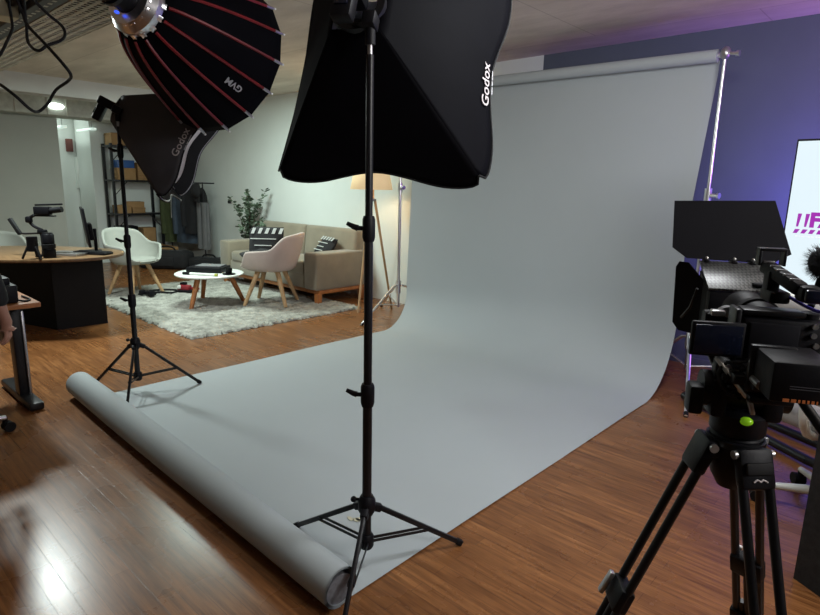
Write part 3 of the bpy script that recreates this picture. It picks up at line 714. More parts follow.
t = thing('black_cup', 'small black cup on saucer at right of the coffee table', 'cup', (-5.98, 3.46, 0.402), world=True)
part('saucer', MB().lathe([(0.0, 0.402), (0.06, 0.404), (0.075, 0.414), (0.06, 0.412), (0, 0.41)], T(-6.03, 3.45, 0), 24), M_blkp, t)
part('cup_body', MB().lathe([(0.03, 0.411), (0.036, 0.42), (0.042, 0.475), (0.038, 0.475), (0.03, 0.425), (0, 0.42)], T(-6.03, 3.45, 0), 20), M_blkp, t)

# camera bits and toys left on the rug
def rugitem(name, label, cat, loc, parts_, rz=0.0):
    t = thing(name, label, cat, loc, rz)
    for nm, mb, m in parts_: part(nm, mb, m, t)
    return t
    return t
rugitem('toy_robot', 'small red and black toy lying on the rug beside coffee table', 'toy', (-7.25, 3.50, 0.035), [
    ('body', MB().box((0, 0, 0.045), (0.20, 0.12, 0.08), 0.02), M_red2), ('wing', MB().box((0.14, 0.05, 0.03), (0.16, 0.06, 0.04), 0.015), M_red2),
    ('base_plate', MB().box((0.08, -0.05, 0.012), (0.30, 0.13, 0.024), 0.01), M_blkp), ('visor', MB().box((-0.06, -0.05, 0.06), (0.06, 0.05, 0.05), 0.012), M_whitelac),
    ('head', MB().box((-0.04, 0.05, 0.10), (0.10, 0.07, 0.04), 0.012), M_blkp)], radians(35)).scale = (0.82, 0.82, 0.9)
rugitem('game_controller', 'black controller lying on the rug in front of the toy', 'controller', (-7.22, 3.03, 0.035), [
    ('body', MB().box((0, 0, 0.03), (0.16, 0.09, 0.05), 0.02), M_blkp), ('grip', MB().box((0.07, -0.05, 0.04), (0.05, 0.08, 0.07), 0.018), M_blkp),
    ('grip', MB().box((-0.07, -0.05, 0.04), (0.05, 0.08, 0.07), 0.018), M_blkp)], radians(20))
c = MB(); c.tube(bez([(-7.3, 3.06, .045), (-7.33, 3.2, .043), (-7.2, 3.3, .042), (-7.27, 3.42, .045), (-7.42, 3.38, .042), (-7.5, 3.2, .042), (-7.35, 2.95, .042)], 6), 0.012, 8)
single('loose_cable', c, M_rub, 'black cable snaking over the rug between controller and toy', 'cable')

# tripod floor lamp
LX, LY = -4.97, 4.70
t = thing('tripod_floor_lamp', 'wooden tripod floor lamp with lit cream shade beside the sofa', 'lamp', (LX, LY, 0), world=True)
part('lamp_shade', MB().lathe([(0.245, 1.40), (0.185, 1.70)], T(LX, LY, 0), 40, caps=False), M_shade, t, solid=0.004)
part('shade_ring', MB().lathe([(0.18, 1.655), (0.186, 1.655), (0.186, 1.665), (0.18, 1.665), (0.18, 1.655)], T(LX, LY, 0), 32, caps=False).obox((LX-.185, LY, 1.66), (LX+.185, LY, 1.66), .006, .006), M_steel, t)
part('hub', MB().cyl((LX, LY, 1.29), (LX, LY, 1.42), 0.032, 18), M_oak, t)
part('hub_collar', MB().cyl((LX, LY, 1.27), (LX, LY, 1.295), 0.055, 18), M_steel, t)
part('bulb', MB().sph((LX, LY, 1.52), (0.035, 0.035, 0.05), 14).cyl((LX, LY, 1.42), (LX, LY, 1.48), 0.018, 12), M_bulb, t)
for (lx, ly) in ((-4.86, 4.40), (-4.77, 4.86), (-5.22, 4.90)):
    d = Vector((lx-LX, ly-LY, 0)).normalized()
    part('leg', MB().tube([(LX+d.x*0.04, LY+d.y*0.04, 1.285), (lx, ly, 0.0)], [0.016, 0.013], 10), M_oak, t)
l = bpy.data.lights.new('floor_lamp_bulb', 'POINT'); l.energy = 15; l.color = (1.0, 0.72, 0.42); l.shadow_soft_size = 0.06
o = bpy.data.objects.new('floor_lamp_bulb', l); COL.objects.link(o); o.location = (LX, LY, 1.53)

# plant behind the sofa
PX, PY = -7.92, 4.90
t = thing('potted_eucalyptus', 'leafy potted plant standing behind the left end of the sofa', 'plant', (PX, PY, 0), world=True)
part('pot', MB().lathe([(0.10, 0.0), (0.13, 0.30), (0.125, 0.30), (0.115, 0.27), (0.0, 0.26)], T(PX, PY, 0), 24), M_pot, t)
st = MB(); lf = MB(); rnd = random.Random(5)
for s_ in range(14):
    a = rnd.uniform(0, 2*pi); sp = rnd.uniform(0.08, 0.55); hh = rnd.uniform(0.75, 1.36)-0.25*max(0, sp-0.35)
    p0 = Vector((PX, PY, 0.27)); p2 = Vector((PX+cos(a)*sp, min(PY+sin(a)*sp*0.42, 5.12), hh)); p1 = p0.lerp(p2, 0.5)+Vector((-cos(a)*sp*.15, -sin(a)*.03, 0.08))
    pts = bez([p0, p1, p2], 8); st.tube(pts, [0.006-0.0042*i/(len(pts)-1) for i in range(len(pts))], 5)
    for i in range(5, len(pts)):
        for k in range(3):
            q = pts[i]+Vector((rnd.uniform(-.015, .015), rnd.uniform(-.015, .015), rnd.uniform(-.02, .02)))
            d = Vector((rnd.uniform(-1, 1), rnd.uniform(-.8, .8), rnd.uniform(-.35, .6))).normalized(); w_ = d.cross(Vector((rnd.uniform(-.5, .5), rnd.uniform(-1, 1), 1))).normalized(); n_ = d.cross(w_)
            L_ = rnd.uniform(0.05, 0.085); Wd = L_*0.38
            if q.y+d.y*L_ > 5.16: continue
            c = [q, q+d*L_*.35+w_*Wd+n_*.006, q+d*L_*.8+w_*Wd*.7, q+d*L_, q+d*L_*.8-w_*Wd*.7, q+d*L_*.35-w_*Wd+n_*.006]
            m_ = q+d*L_*.5-n_*.006
            for j in range(6): lf.tri(c[j], c[(j+1) % 6], m_)
part('stems', st, M_stem, t); part('foliage', lf, M_leaf, t, 0, kind='stuff')

# ------------------------------------------------------------------ far corner: shelf, clothes rack, bags
SXc, S0, S1 = -10.66, 3.93, 4.72
t = thing('storage_shelf', 'black metal shelving unit holding boxes in the far corner', 'shelf', (SXc, (S0+S1)/2, 0), world=True)
for px in (SXc-0.17, SXc+0.17):
    for py in (S0, S1):
        part('upright', MB().box((px, py, 1.02), (0.04, 0.04, 2.04)), M_blk, t)
LV = (0.30, 0.86, 1.43, 2.0)
for z in LV: part('shelf_board', MB().box((SXc, (S0+S1)/2, z), (0.40, S1-S0+0.04, 0.03), 0.003), M_blk, t)
for k in (0, 1, 2):
    for sg in (0, 1):
        y0 = S0 if sg == 0 else S1; y1 = S0+0.22 if sg == 0 else S1-0.22
        part('brace', MB().obox((SXc+0.185, y0, LV[k+1]-0.25), (SXc+0.185, y1, LV[k+1]-0.01), 0.02, 0.008), M_blk, t)
BX = [  # name, label, y, z, size, material
 ('cardboard_box', 'brown cardboard box on the top shelf of the black unit', 4.08, 2.015, (0.30, 0.24, 0.20), M_card),
 ('cardboard_box', 'taller cardboard box on the top shelf next to the brown one', 4.38, 2.015, (0.28, 0.26, 0.26), M_card),
 ('blue_crate', 'blue plastic case on the second shelf above the folders', 4.17, 1.645, (0.28, 0.28, 0.13), M_bluep),
 ('cardboard_box', 'low cardboard box under the blue case on the second shelf', 4.17, 1.445, (0.30, 0.30, 0.20), M_card),
 ('file_box', 'upright pale file box on the second shelf', 4.46, 1.445, (0.28, 0.20, 0.30), M_crate),
 ('wooden_offcut', 'wooden block at the left of the third shelf', 4.10, 0.875, (0.26, 0.22, 0.14), M_card),
 ('wooden_offcut', 'wooden block stacked across the third shelf', 4.34, 0.875, (0.26, 0.22, 0.10), M_crate),
 ('wooden_offcut', 'topmost loose wooden block on the third shelf', 4.30, 0.975, (0.20, 0.30, 0.10), M_card),
 ('equipment_box', 'dark equipment box on the lowest shelf board', 4.14, 0.315, (0.30, 0.30, 0.34), M_blkp),
 ('cardboard_box', 'white and brown box on the lowest shelf board', 4.50, 0.315, (0.26, 0.22, 0.30), M_card)]
for nm, lb, y, z, sz, m in BX:
    tt = thing(nm, lb, 'box', (SXc, y, z), group='things stored on the shelf')
    part('carton', MB().box((0, 0, sz[2]/2), sz, 0.006), m, tt)
    part('lid', MB().box((0, 0, sz[2]-0.02), (sz[0]+.006, sz[1]+.006, 0.03), 0.004), m, tt)

RY = 4.86
t = thing('clothes_rack', 'thin black metal clothes rack in front of the white wall', 'rack', (-9.8, RY, 0), world=True)
mb = MB()
for xx in (-10.45, -9.22):
    part('post', MB().cyl((xx, RY, 0.02), (xx, RY, 1.42), 0.011, 10), M_blk, t)
    part('foot', MB().obox((xx, RY-0.24, 0.014), (xx, RY+0.24, 0.014), 0.025, 0.025, 0.004), M_blk, t)
part('top_bar', MB().cyl((-10.47, RY, 1.42), (-8.85, RY, 1.42), 0.011, 10), M_blk, t)
part('lower_bar', MB().cyl((-9.55, RY, 1.09), (-9.22, RY, 1.09), 0.009, 10), M_blk, t)
def garment(name, label, cat, x, top, bot, w, m, rz=radians(40), sleeves=True, thick=0.05):
    t = thing(name, label, cat, (x, RY, top), 0, 'clothes on the rack')
    def f(u, v):
        a = u*2*pi; k = 0.35+0.65*min(1, v/0.16)**0.7
        ww = w/2*k*(1+0.10*v); fold = 1+0.25*sin(a*7+3*v)*v
        x_, y_ = cos(a)*ww, sin(a)*thick*fold*(0.6+0.4*v)
        return (x_*cos(rz)-y_*sin(rz), x_*sin(rz)+y_*cos(rz), -(top-bot)*v)
    mb = MB(); mb.grid(f, 36, 16, cu=True)
    part('garment_body', mb, m, t, 60)
    if sleeves:
        for sg in (-1, 1):
            p = [(sg*w*.33, 0, -0.06), (sg*w*.50, -.01, -0.18), (sg*w*.55, -.02, -0.42), (sg*w*.52, -.02, -(top-bot)*.85)]
            p = [(a*cos(rz)-b*sin(rz), a*sin(rz)+b*cos(rz), c) for a, b, c in p]
            part('sleeve', MB().tube(bez(p, 5), [0.05]*16, 10), m, t)
    part('hanger_hook', MB().tube([(0, 0, -0.02), (0, 0, 1.42-top), (0.0, 0.022, 1.445-top), (0, 0.034, 1.425-top)], 0.004, 6), M_steel, t)
garment('jacket', 'olive green jacket at the left of the clothes rack', 'jacket', -10.32, 1.34, 0.36, 0.34, M_green)
garment('shirt', 'white shirt hanging between green jacket and denim coat', 'shirt', -10.10, 1.34, 0.80, 0.28, M_wcloth, sleeves=False)
garment('coat', 'long dark denim coat at the middle of the clothes rack', 'coat', -9.84, 1.36, 0.38, 0.48, M_denim, rz=radians(15))
garment('jacket', 'black jacket hanging beside the denim coat', 'jacket', -9.52, 1.38, 0.56, 0.36, M_bcloth, rz=radians(35))
for k, lb in ((0, 'grey trousers on the lower rack bar, nearer the black jacket'), (1, 'grey trousers on the lower rack bar, nearer the post')):
    t = thing('trousers', lb, 'trousers', (-9.33+0.17*k, RY, 1.09), 0, 'clothes on the rack')
    for q in (0, 1):
        mb = MB(); mb.grid(lambda u, v: (0.055*cos(2*pi*u)*(1-.1*v), 0.03*sin(2*pi*u)*(1+.5*v)+(q-.5)*0.05, 0.012-0.78*v), 16, 8, cu=True)
        part('trouser_leg', mb, M_gcloth, t, 60)
t = thing('cap', 'dark cap hanging on the end of the clothes rack', 'cap', (-9.18, RY-0.06, 1.40))
mb = MB(); mb.grid(lambda u, v: (0.10*cos(2*pi*u)*sin(pi/2*v), -0.05-0.0*u-0.10*cos(pi/2*v), -0.10+0.13*sin(2*pi*u)*sin(pi/2*v)), 20, 8, cu=True)
part('crown', mb, M_bcloth, t, 60, solid=0.004)
part('brim', MB().box((0.03, -0.05, -0.24), (0.16, 0.03, 0.10), 0.012, M=T(0, 0, 0, 0, 0, 0.25)), M_bcloth, t)
part('loop', MB().tube([(0, -0.05, -0.02), (0, 0.045, 0.032)], 0.004, 6), M_rub, t)

t = thing('wooden_crate', 'wooden slatted crate on the floor below the hanging clothes', 'crate', (-10.15, 4.5, 0), world=True)
for z in (0.06, 0.17, 0.28): part('slat', MB().box((-10.12, 4.36, z), (0.62, 0.016, 0.085), 0.003).box((-10.12, 4.66, z), (0.62, 0.016, 0.085), 0.003), M_crate, t)
for xx in (-10.42, -9.82): part('end_board', MB().box((xx, 4.51, 0.17), (0.02, 0.29, 0.31), 0.003), M_crate, t)
part('base_board', MB().box((-10.12, 4.51, 0.015), (0.60, 0.28, 0.02), 0.002), M_crate, t)
def bag(label, c, size, rz, m=M_bcloth):
    t = thing('duffel_bag', label, 'bag', (c[0], c[1], 0), rz, 'black bags by the wall')
    sx, sy, sz = size
    part('bag_body', MB().box((0, 0, sz/2), size, min(size)*0.32, seg=4), m, t)
    part('handle', MB().tube(bez([(-sx*.2, 0, sz*.97), (-sx*.12, 0, sz*1.18), (sx*.12, 0, sz*1.18), (sx*.2, 0, sz*.97)], 5), 0.014, 8), M_rub, t)
    part('zip', MB().box((0, 0, sz*0.985), (sx*.7, 0.02, 0.015), 0.004), M_gcloth, t)
    part('pocket', MB().box((0, -sy*.5, sz*.45), (sx*.55, 0.05, sz*.5), 0.02), m, t)
bag('large black duffel bag on the floor nearest the wooden crate', (-9.62, 4.36, 0), (0.85, 0.42, 0.30), radians(38))
bag('black equipment bag lying against the wall by the sofa', (-9.08, 4.84, 0), (0.62, 0.34, 0.20), radians(30))

# ------------------------------------------------------------------ meeting table and what stands on it
mc = Vector((-6.45, 1.54)); e1 = Vector((0.736, 0.677)); e2 = Vector((-0.677, 0.736))
t = thing('meeting_table', 'oval meeting table with wood top and black panel base', 'table', (mc.x, mc.y, 0), world=True)
poly = []
for k in range(64):
    a = 2*pi*k/64; ca, sa = cos(a), sin(a)
    p = mc + e1*(0.91*math.copysign(abs(ca)**0.9, ca)) + e2*(0.56*math.copysign(abs(sa)**0.9, sa)); poly.append((p.x, p.y))
part('table_top', MB().prism(poly, 0.722, 0.75, bev=0.004), M_top, t)
part('base_panel', MB().prism([(-6.22, 1.70), (-6.205, 2.158), (-6.23, 2.16), (-6.245, 1.70)], 0.0, 0.722), M_blklam, t)
part('base_panel', MB().prism([(-6.225, 1.698), (-7.15, 1.40), (-7.16, 1.425), (-6.245, 1.725)], 0.0, 0.722), M_blklam, t)
part('base_panel', MB().prism([(-6.25, 1.74), (-6.9, 1.95), (-6.91, 1.925), (-6.25, 1.715)], 0.0, 0.722), M_blklam, t)
TZ = 0.75
t = thing('computer_monitor', 'thin black monitor seen edge-on at the right of the meeting table', 'monitor', (-6.10, 2.02, TZ), radians(-18))
part('stand_base', MB().box((0.02, 0.0, 0.008), (0.26, 0.20, 0.015), 0.005), M_blkp, t)
part('stand_neck', MB().box((0.02, 0.05, 0.12), (0.04, 0.03, 0.22), 0.006), M_blkp, t)
pn = part('screen_panel', MB().box((-0.0, 0, 0.25), (0.022, 0.52, 0.36), 0.005, M=T(0, 0, 0, radians(92), 0, radians(-6))), M_blkp, t)
part('rear_housing', MB().box((0.03, 0, 0.20), (0.05, 0.2, 0.16), 0.012, M=T(0, 0, 0, radians(92), 0, radians(-6))), M_blkp, t)
t = thing('keyboard', 'black keyboard lying beside the monitor on the meeting table', 'keyboard', (-5.93, 1.98, TZ), radians(35))
part('case', MB().box((0, 0, 0.011), (0.34, 0.13, 0.02), 0.004), M_blkp, t)
mb = MB()
for i in range(14):
    for j in range(5): mb.box((-0.152+i*0.0234, -0.046+j*0.023, 0.024), (0.018, 0.018, 0.008), 0.002)
part('keys', mb, M_blkp, t, 0)
t = thing('laptop', 'closed silver laptop on the meeting table beside the large lens', 'laptop', (-6.02, 1.80, TZ), radians(35))
part('base', MB().box((0, 0, 0.007), (0.34, 0.24, 0.012), 0.004), M_alu, t)
part('lid', MB().box((0, 0, 0.0175), (0.34, 0.24, 0.008), 0.003), M_alu, t)
def lens_obj(label, loc, r, h):
    t = thing('camera_lens', label, 'lens', loc, 0, 'lenses on the meeting table')
    part('barrel', MB().lathe([(r*.9, 0), (r, 0.01), (r, h*.35), (r*.86, h*.37), (r*.86, h*.6), (r*.95, h*.62), (r*.95, h*.95), (r*.8, h), (0, h)], seg=24), M_blkp, t)
    part('focus_ring', MB().lathe([(r*1.0, h*.4), (r*1.06, h*.41), (r*1.06, h*.57), (r*1.0, h*.58)], seg=24, caps=False), M_rub, t, solid=0.003)
    part('lens_cap', MB().lathe([(0, h), (r*.78, h), (r*.76, h+.008), (0, h+.008)], seg=24), M_blkp, t)
    return t
lens_obj('large black zoom lens standing at the front of the meeting table', (-5.86, 1.60, TZ), 0.052, 0.215)
t = thing('mini_tripod', 'small black tabletop tripod left of the large lens', 'tripod', (-5.84, 1.47, TZ)); t.scale = (1.2, 1.2, 1.15)
part('head', MB().cyl((0, 0, 0.06), (0, 0, 0.17), 0.036, 16), M_blkp, t)
for k in range(3):
    a = k*2.094+0.4; part('leg', MB().obox((0.02*cos(a), 0.02*sin(a), 0.12), (0.07*cos(a), 0.07*sin(a), 0.006), 0.022, 0.014, 0.004), M_blkp, t)
t = thing('gimbal_rig', 'black camera gimbal with mounted camera standing on the meeting table', 'gimbal', (-6.0, 1.60, TZ), radians(42.6)); t.scale = (0.82, 0.82, 0.82)
part('handle', MB().lathe([(0.035, 0), (0.03, 0.02), (0.022, 0.1), (0.024, 0.22), (0.03, 0.25)], seg=18), M_blkp, t)
part('feet', MB().tube([(0, 0, 0.02), (0.09, 0.02, 0.004)], 0.01, 8).tube([(0, 0, 0.02), (-0.07, 0.06, 0.004)], 0.01, 8).tube([(0, 0, 0.02), (-0.06, -0.07, 0.004)], 0.01, 8), M_blkp, t)
part('motor', MB().box((0, 0, 0.27), (0.09, 0.06, 0.05), 0.012), M_blkp, t)
part('grip_arm', MB().tube([(-0.01, 0, 0.255), (-0.20, 0, 0.245), (-0.25, 0, 0.25)], 0.010, 8), M_blk, t)
part('side_grip', MB().obox((-0.245, 0, 0.235), (-0.345, 0, 0.41), 0.045, 0.04, 0.01), M_rub, t)
part('roll_arm', MB().tube(bez([(0, 0, 0.29), (-0.10, 0.02, 0.33), (-0.15, 0.02, 0.40), (-0.07, 0.0, 0.45)], 5), 0.017, 8).box((-0.14, 0.01, 0.40), (0.06, 0.06, 0.07), 0.015), M_blkp, t)
cm = part('camera_body', MB().box((0.03, 0, 0.50), (0.17, 0.08, 0.09), 0.012), M_blkp, t)
part('camera_lens', MB().cyl((0.10, 0, 0.50), (0.24, 0, 0.52), 0.032, 16), M_blkp, cm)
part('top_rail', MB().obox((-0.05, 0, 0.56), (0.25, 0, 0.575), 0.02, 0.02, 0.004), M_blkp, cm)
part('camera_plate', MB().box((0.05, 0, 0.445), (0.22, 0.05, 0.015), 0.004), M_blk, cm)

# ------------------------------------------------------------------ left edge: standing desk, office chair, seated person
t = thing('standing_desk', 'wooden standing desk with dark T leg at the left edge', 'desk', (-4.35, 0.3, 0), world=True)
part('desk_top', MB().box((-4.33, 0.15, 0.705), (0.80, 1.70, 0.03), 0.005), M_orange, t)
for yy in (0.95, -0.6):
    lg = part('leg_column', MB().box((-4.34, yy, 0.37), (0.10, 0.07, 0.64), 0.006), M_blk, t)
    part('inner_column', MB().box((-4.284, yy+0.026, 0.33), (0.02, 0.016, 0.56), 0.003), M_steel, lg)
    part('foot', MB().box((-4.40, yy, 0.03), (0.68, 0.085, 0.05), 0.012), M_blk, t)
    part('bracket', MB().box((-4.34, yy, 0.675), (0.55, 0.06, 0.03), 0.004), M_blk, t)
part('crossbar', MB().box((-4.4, 0.17, 0.56), (0.03, 1.5, 0.08), 0.004), M_orange, t)
t = thing('desktop_device', 'black device with a cable on the corner of the standing desk', 'device', (-4.2, 0.80, 0.72), world=True)
part('case', MB().box((-4.08, 0.82, 0.775), (0.22, 0.16, 0.11), 0.012), M_blkp, t)
part('panel', MB().box((-4.08, 0.82, 0.845), (0.14, 0.11, 0.05), 0.01), M_blkp, t)
part('lead', MB().tube(bez([(-4.06, 0.87, 0.74), (-3.99, 0.93, 0.726), (-4.03, 0.97, 0.726), (-4.16, 0.96, 0.728)], 5), 0.006, 6), M_rub, t)

def office_chair(name, label, loc, rz, base_m, seat_m, back_m, seat_h=0.46, back_top=0.98, frame_m=None, star0=0.0):
    t = thing(name, label, 'chair', loc, rz, 'swivel chairs')
    for k in range(5):
        a = star0+k*2*pi/5; d = Vector((cos(a), sin(a), 0))
        lg = part('base_leg', MB().tube([(0.03*d.x, 0.03*d.y, 0.115), (0.29*d.x, 0.29*d.y, 0.085)], [0.024, 0.015], 10), base_m, t)
        for s_ in (-1, 1):
            n = Vector((-d.y, d.x, 0)); c = d*0.30+Vector((0, 0, 0.03))
            part('caster', MB().tube([c+n*0.006*s_, c+n*0.026*s_], 0.03, 16), M_rub, lg)
        part('caster_stem', MB().cyl(d*0.285+Vector((0, 0, 0.03)), d*0.285+Vector((0, 0, 0.09)), 0.014, 10), M_blkp, lg)
    part('gas_lift', MB().cyl((0, 0, 0.09), (0, 0, seat_h-0.05), 0.026, 16), M_steel if base_m is M_chrome else M_blkp, t)
    part('seat', MB().box((0, 0.02, seat_h), (0.48, 0.47, 0.08), 0.035, seg=3), seat_m, t)
    def bk(u, v):
        x = (u-.5)*0.44; return (x, -0.25+0.35*x*x-0.05*v, seat_h+0.13+(back_top-seat_h-0.13)*v)
    b = part('backrest', MB().grid(bk, 14, 10), back_m, t, 60); addsolid(b, 0.03, 0)
    fr = [bk(0, i/8) for i in range(9)]+[bk(i/8, 1) for i in range(1, 9)]+[bk(1, 1-i/8) for i in range(1, 9)]+[bk(1-i/8, 0) for i in range(1, 8)]+[bk(0, 0)]
    part('back_frame', MB().tube(fr, 0.016, 8), frame_m or base_m, b)
    part('back_spine', MB().tube(bez([(0, -0.02, seat_h-0.04), (0, -0.25, seat_h-0.02), (0, -0.30, seat_h+0.2), (0, -0.30, seat_h+0.3)], 5), 0.02, 10), frame_m or base_m, t)
    return t
office_chair('office_chair', 'office chair with chrome base and black casters at the left edge', (-3.79, 0.45, 0), radians(90), M_chrome, M_bcloth, M_bcloth, 0.47, 0.95, M_blkp, star0=radians(10))
office_chair('swivel_chair', 'white based swivel chair with beige back behind the camera rig', (-0.20, 3.12, 0), radians(-28), M_whitelac, M_beige, M_beige, 0.46, 1.02, M_whitelac, star0=radians(225))

# seated person (only a hand and sleeve reach into the photo)
def skin_obj(name, nodes, edges, m, parent, levels=2):
    me = bpy.data.meshes.new(name); me.from_pydata([n[0] for n in nodes], edges, []); o = bpy.data.objects.new(name, me); COL.objects.link(o)
    o.parent = parent; md = o.modifiers.new('skin', 'SKIN'); md.use_smooth_shade = True; md.branch_smoothing = 0.4
    if not me.skin_vertices: me.attributes
    lay = me.skin_vertices[0].data if me.skin_vertices else None
    for i, n in enumerate(nodes):
        r = n[1] if isinstance(n[1], tuple) else (n[1], n[1]); lay[i].radius = r; lay[i].use_root = (i == 0)
    s = o.modifiers.new('sub', 'SUBSURF'); s.levels = levels; s.render_levels = levels
    me.materials.append(m); return o
P0 = Vector((-3.64, 0.50, 0)); PS = Vector((-0.066, -0.062, 0))
t = thing('person', 'seated person in black sleeve with hand hanging beside the standing desk', 'person', (P0.x+PS.x, P0.y+PS.y, 0), world=False)
def LP(x, y, z): return (x-P0.x, y-P0.y, z)
WR = (-3.475, 0.790, 0.745)
body = [(LP(-3.60, 0.50, 0.56), 0.14), (LP(-3.60, 0.50, 0.72), 0.135), (LP(-3.62, 0.50, 0.90), 0.145), (LP(-3.64, 0.50, 1.05), 0.13), (LP(-3.65, 0.50, 1.14), 0.06),
 (LP(-3.68, 0.50, 1.20), 0.055), (LP(-3.70, 0.50, 1.30), 0.095), (LP(-3.70, 0.50, 1.38), 0.09),
 (LP(-3.62, 0.685, 1.08), 0.06), (LP(-3.43, 0.735, 0.94), 0.045), (LP(*WR), 0.027),
 (LP(-3.62, 0.315, 1.08), 0.06), (LP(-3.60, 0.24, 0.82), 0.045), (LP(-3.82, 0.28, 0.76), 0.028), (LP(-3.90, 0.30, 0.76), 0.035),
 (LP(-3.63, 0.60, 0.54), 0.085), (LP(-4.02, 0.60, 0.53), 0.06), (LP(-3.93, 0.60, 0.10), 0.04), (LP(-4.05, 0.60, 0.045), 0.035),
 (LP(-3.63, 0.40, 0.54), 0.085), (LP(-4.02, 0.40, 0.53), 0.06), (LP(-3.93, 0.40, 0.10), 0.04), (LP(-4.05, 0.40, 0.045), 0.035),
 (LP(-3.485, 0.80, 0.693), (0.038, 0.024)), (LP(-3.492, 0.805, 0.648), (0.040, 0.022))]
edges = [(0, 1), (1, 2), (2, 3), (3, 4), (4, 5), (5, 6), (6, 7), (3, 8), (8, 9), (9, 10), (3, 11), (11, 12), (12, 13), (13, 14), (0, 15), (15, 16), (16, 17), (17, 18), (0, 19), (19, 20), (20, 21), (21, 22), (10, 23), (23, 24)]
# fingers: rooted in the palm, slightly curled
palm = Vector(body[24][0]); fdir = Vector((-0.12, 0.10, -1)).normalized(); side = Vector((0.80, -0.55, 0)).normalized(); curl = Vector((-0.45, -0.75, 0)).normalized()
for k, (off, ln) in enumerate(((-0.026, 0.066), (-0.009, 0.076), (0.009, 0.072), (0.026, 0.056))):
    p0 = palm+side*off*0.75-fdir*0.012; p1 = palm+side*off+fdir*ln*0.40+curl*0.006; p2 = p1+fdir*ln*0.33+curl*0.016; p3 = p2+fdir*ln*0.22+curl*0.020
    n0 = len(body); body += [(tuple(p0), 0.010), (tuple(p1), 0.0095), (tuple(p2), 0.0085), (tuple(p3), 0.0065)]; edges += [(24, n0), (n0, n0+1), (n0+1, n0+2), (n0+2, n0+3)]
n0 = len(body); q = Vector(body[23][0])
body += [(tuple(q-side*0.030+curl*0.010), 0.012), (tuple(q-side*0.046+curl*0.02+fdir*0.035), 0.0105), (tuple(q-side*0.050+curl*0.03+fdir*0.065), 0.008)]
edges += [(23, n0), (n0, n0+1), (n0+1, n0+2)]
skin_obj('body', body, edges, M_skin, t)
top_n = [body[i] for i in (0, 1, 2, 3, 4)]
sw = [(body[i][0], body[i][1]+0.016) for i in (0, 1, 2, 3)]+[(LP(-3.65, 0.50, 1.12), 0.075), (body[8][0], 0.095), (body[9][0], 0.064), (LP(-3.472, 0.786, 0.79), 0.043), (LP(-3.62, 0.33, 1.085), 0.105), (LP(-3.605, 0.25, 0.90), 0.082), (body[12][0], 0.070), (LP(-3.80, 0.275, 0.765), 0.044)]
skin_obj('hoodie', sw, [(0, 1), (1, 2), (2, 3), (3, 4), (3, 5), (5, 6), (6, 7), (3, 8), (8, 9), (9, 10), (10, 11)], M_bcloth, t)
tr = [(LP(-3.60, 0.50, 0.56), 0.16)]+[(body[i][0], body[i][1]+0.018) for i in (15, 16)]+[(LP(-3.93, 0.60, 0.12), 0.062)]+[(body[i][0], body[i][1]+0.018) for i in (19, 20)]+[(LP(-3.93, 0.40, 0.12), 0.062)]
skin_obj('trousers', tr, [(0, 1), (1, 2), (2, 3), (0, 4), (4, 5), (5, 6)], M_denim, t)
for yy in (0.60, 0.40):
    part('shoe', MB().box(LP(-4.01, yy, 0.05), (0.27, 0.10, 0.10), 0.035, seg=3), M_rub, t)
hm = MB(); hm.grid(lambda u, v: (0.115*cos(2*pi*u)*sin(pi*.58*v)+LP(-3.69, .5, 0)[0], 0.112*sin(2*pi*u)*sin(pi*.58*v), 1.335+0.125*cos(pi*.58*v)), 24, 10, cu=True)
part('hair', hm, M_hair, t, 60, solid=0.01)
fc = MB(); fx = LP(-3.70, 0.5, 0)[0]
part('eyes', MB().sph((fx-0.088, 0.033, 1.325), 0.012, 10).sph((fx-0.088, -0.033, 1.325), 0.012, 10), M_lens, t)
part('nose', MB().sph((fx-0.098, 0, 1.295), (0.018, 0.013, 0.022), 10), M_skin, t)
part('mouth', MB().sph((fx-0.090, 0, 1.258), (0.008, 0.024, 0.006), 10), M_red2, t)
part('ears', MB().sph((fx, 0.096, 1.30), (0.02, 0.01, 0.03), 10).sph((fx, -0.096, 1.30), (0.02, 0.01, 0.03), 10), M_skin, t)

# ------------------------------------------------------------------ right: screen, desk panel
TVL = Vector((-0.611, 3.40, 0)); ph = radians(-8); tv = Vector((cos(ph), sin(ph), 0)); tn = Vector((sin(ph), -cos(ph), 0))
t = thing('television', 'large lit screen with magenta logo beside the blue wall', 'television', (TVL.x+0.65, TVL.y-0.1, 0), world=True)
z0, z1, wT = 0.93, 1.712, 1.36
F = frame(TVL+Vector((0, 0, z0)), tv, Vector((0, 0, 1)), tn)      # local x along, y up, z towards the viewer
part('housing', MB().box((wT/2, (z1-z0)/2, -0.026), (wT, z1-z0, 0.04), 0.004, M=F), M_blkp, t)
part('screen', MB().box((wT/2, (z1-z0)/2, -0.004), (wT-0.018, z1-z0-0.02, 0.004), M=F), M_screen, t, label='lit white screen')
lg = MB(); yb = 0.345
for k in range(2):
    x = 0.050+k*0.034; lg.prism([(x+0.004, yb+0.022), (x+0.013, yb+0.022), (x+0.022, yb+0.085), (x+0.005, yb+0.085)], 0, 0.0015, M=F)
lg.text('FA', 0.092, 0.0008, F @ T(0.160, yb+0.053, 0.0008), bold=0.005, shear=0.0)
for k in range(9):
    x = 0.044+k*0.033; lg.prism([(x, yb-0.010), (x+0.017, yb-0.010), (x+0.029, yb+0.010), (x+0.008, yb+0.010)], 0, 0.0015, M=F)
part('logo', lg, M_mag, t, 0, label='magenta logo')
part('caption', MB().marks([.010, .006, .012, .008, .010, .014, .007, .012, .009, .011], 0.006, 0.0008, 0.004, F @ T(0.125, yb-0.024, 0.0008)), M_mag2, t, 0)
mid = TVL+tv*(wT/2)-tn*0.09
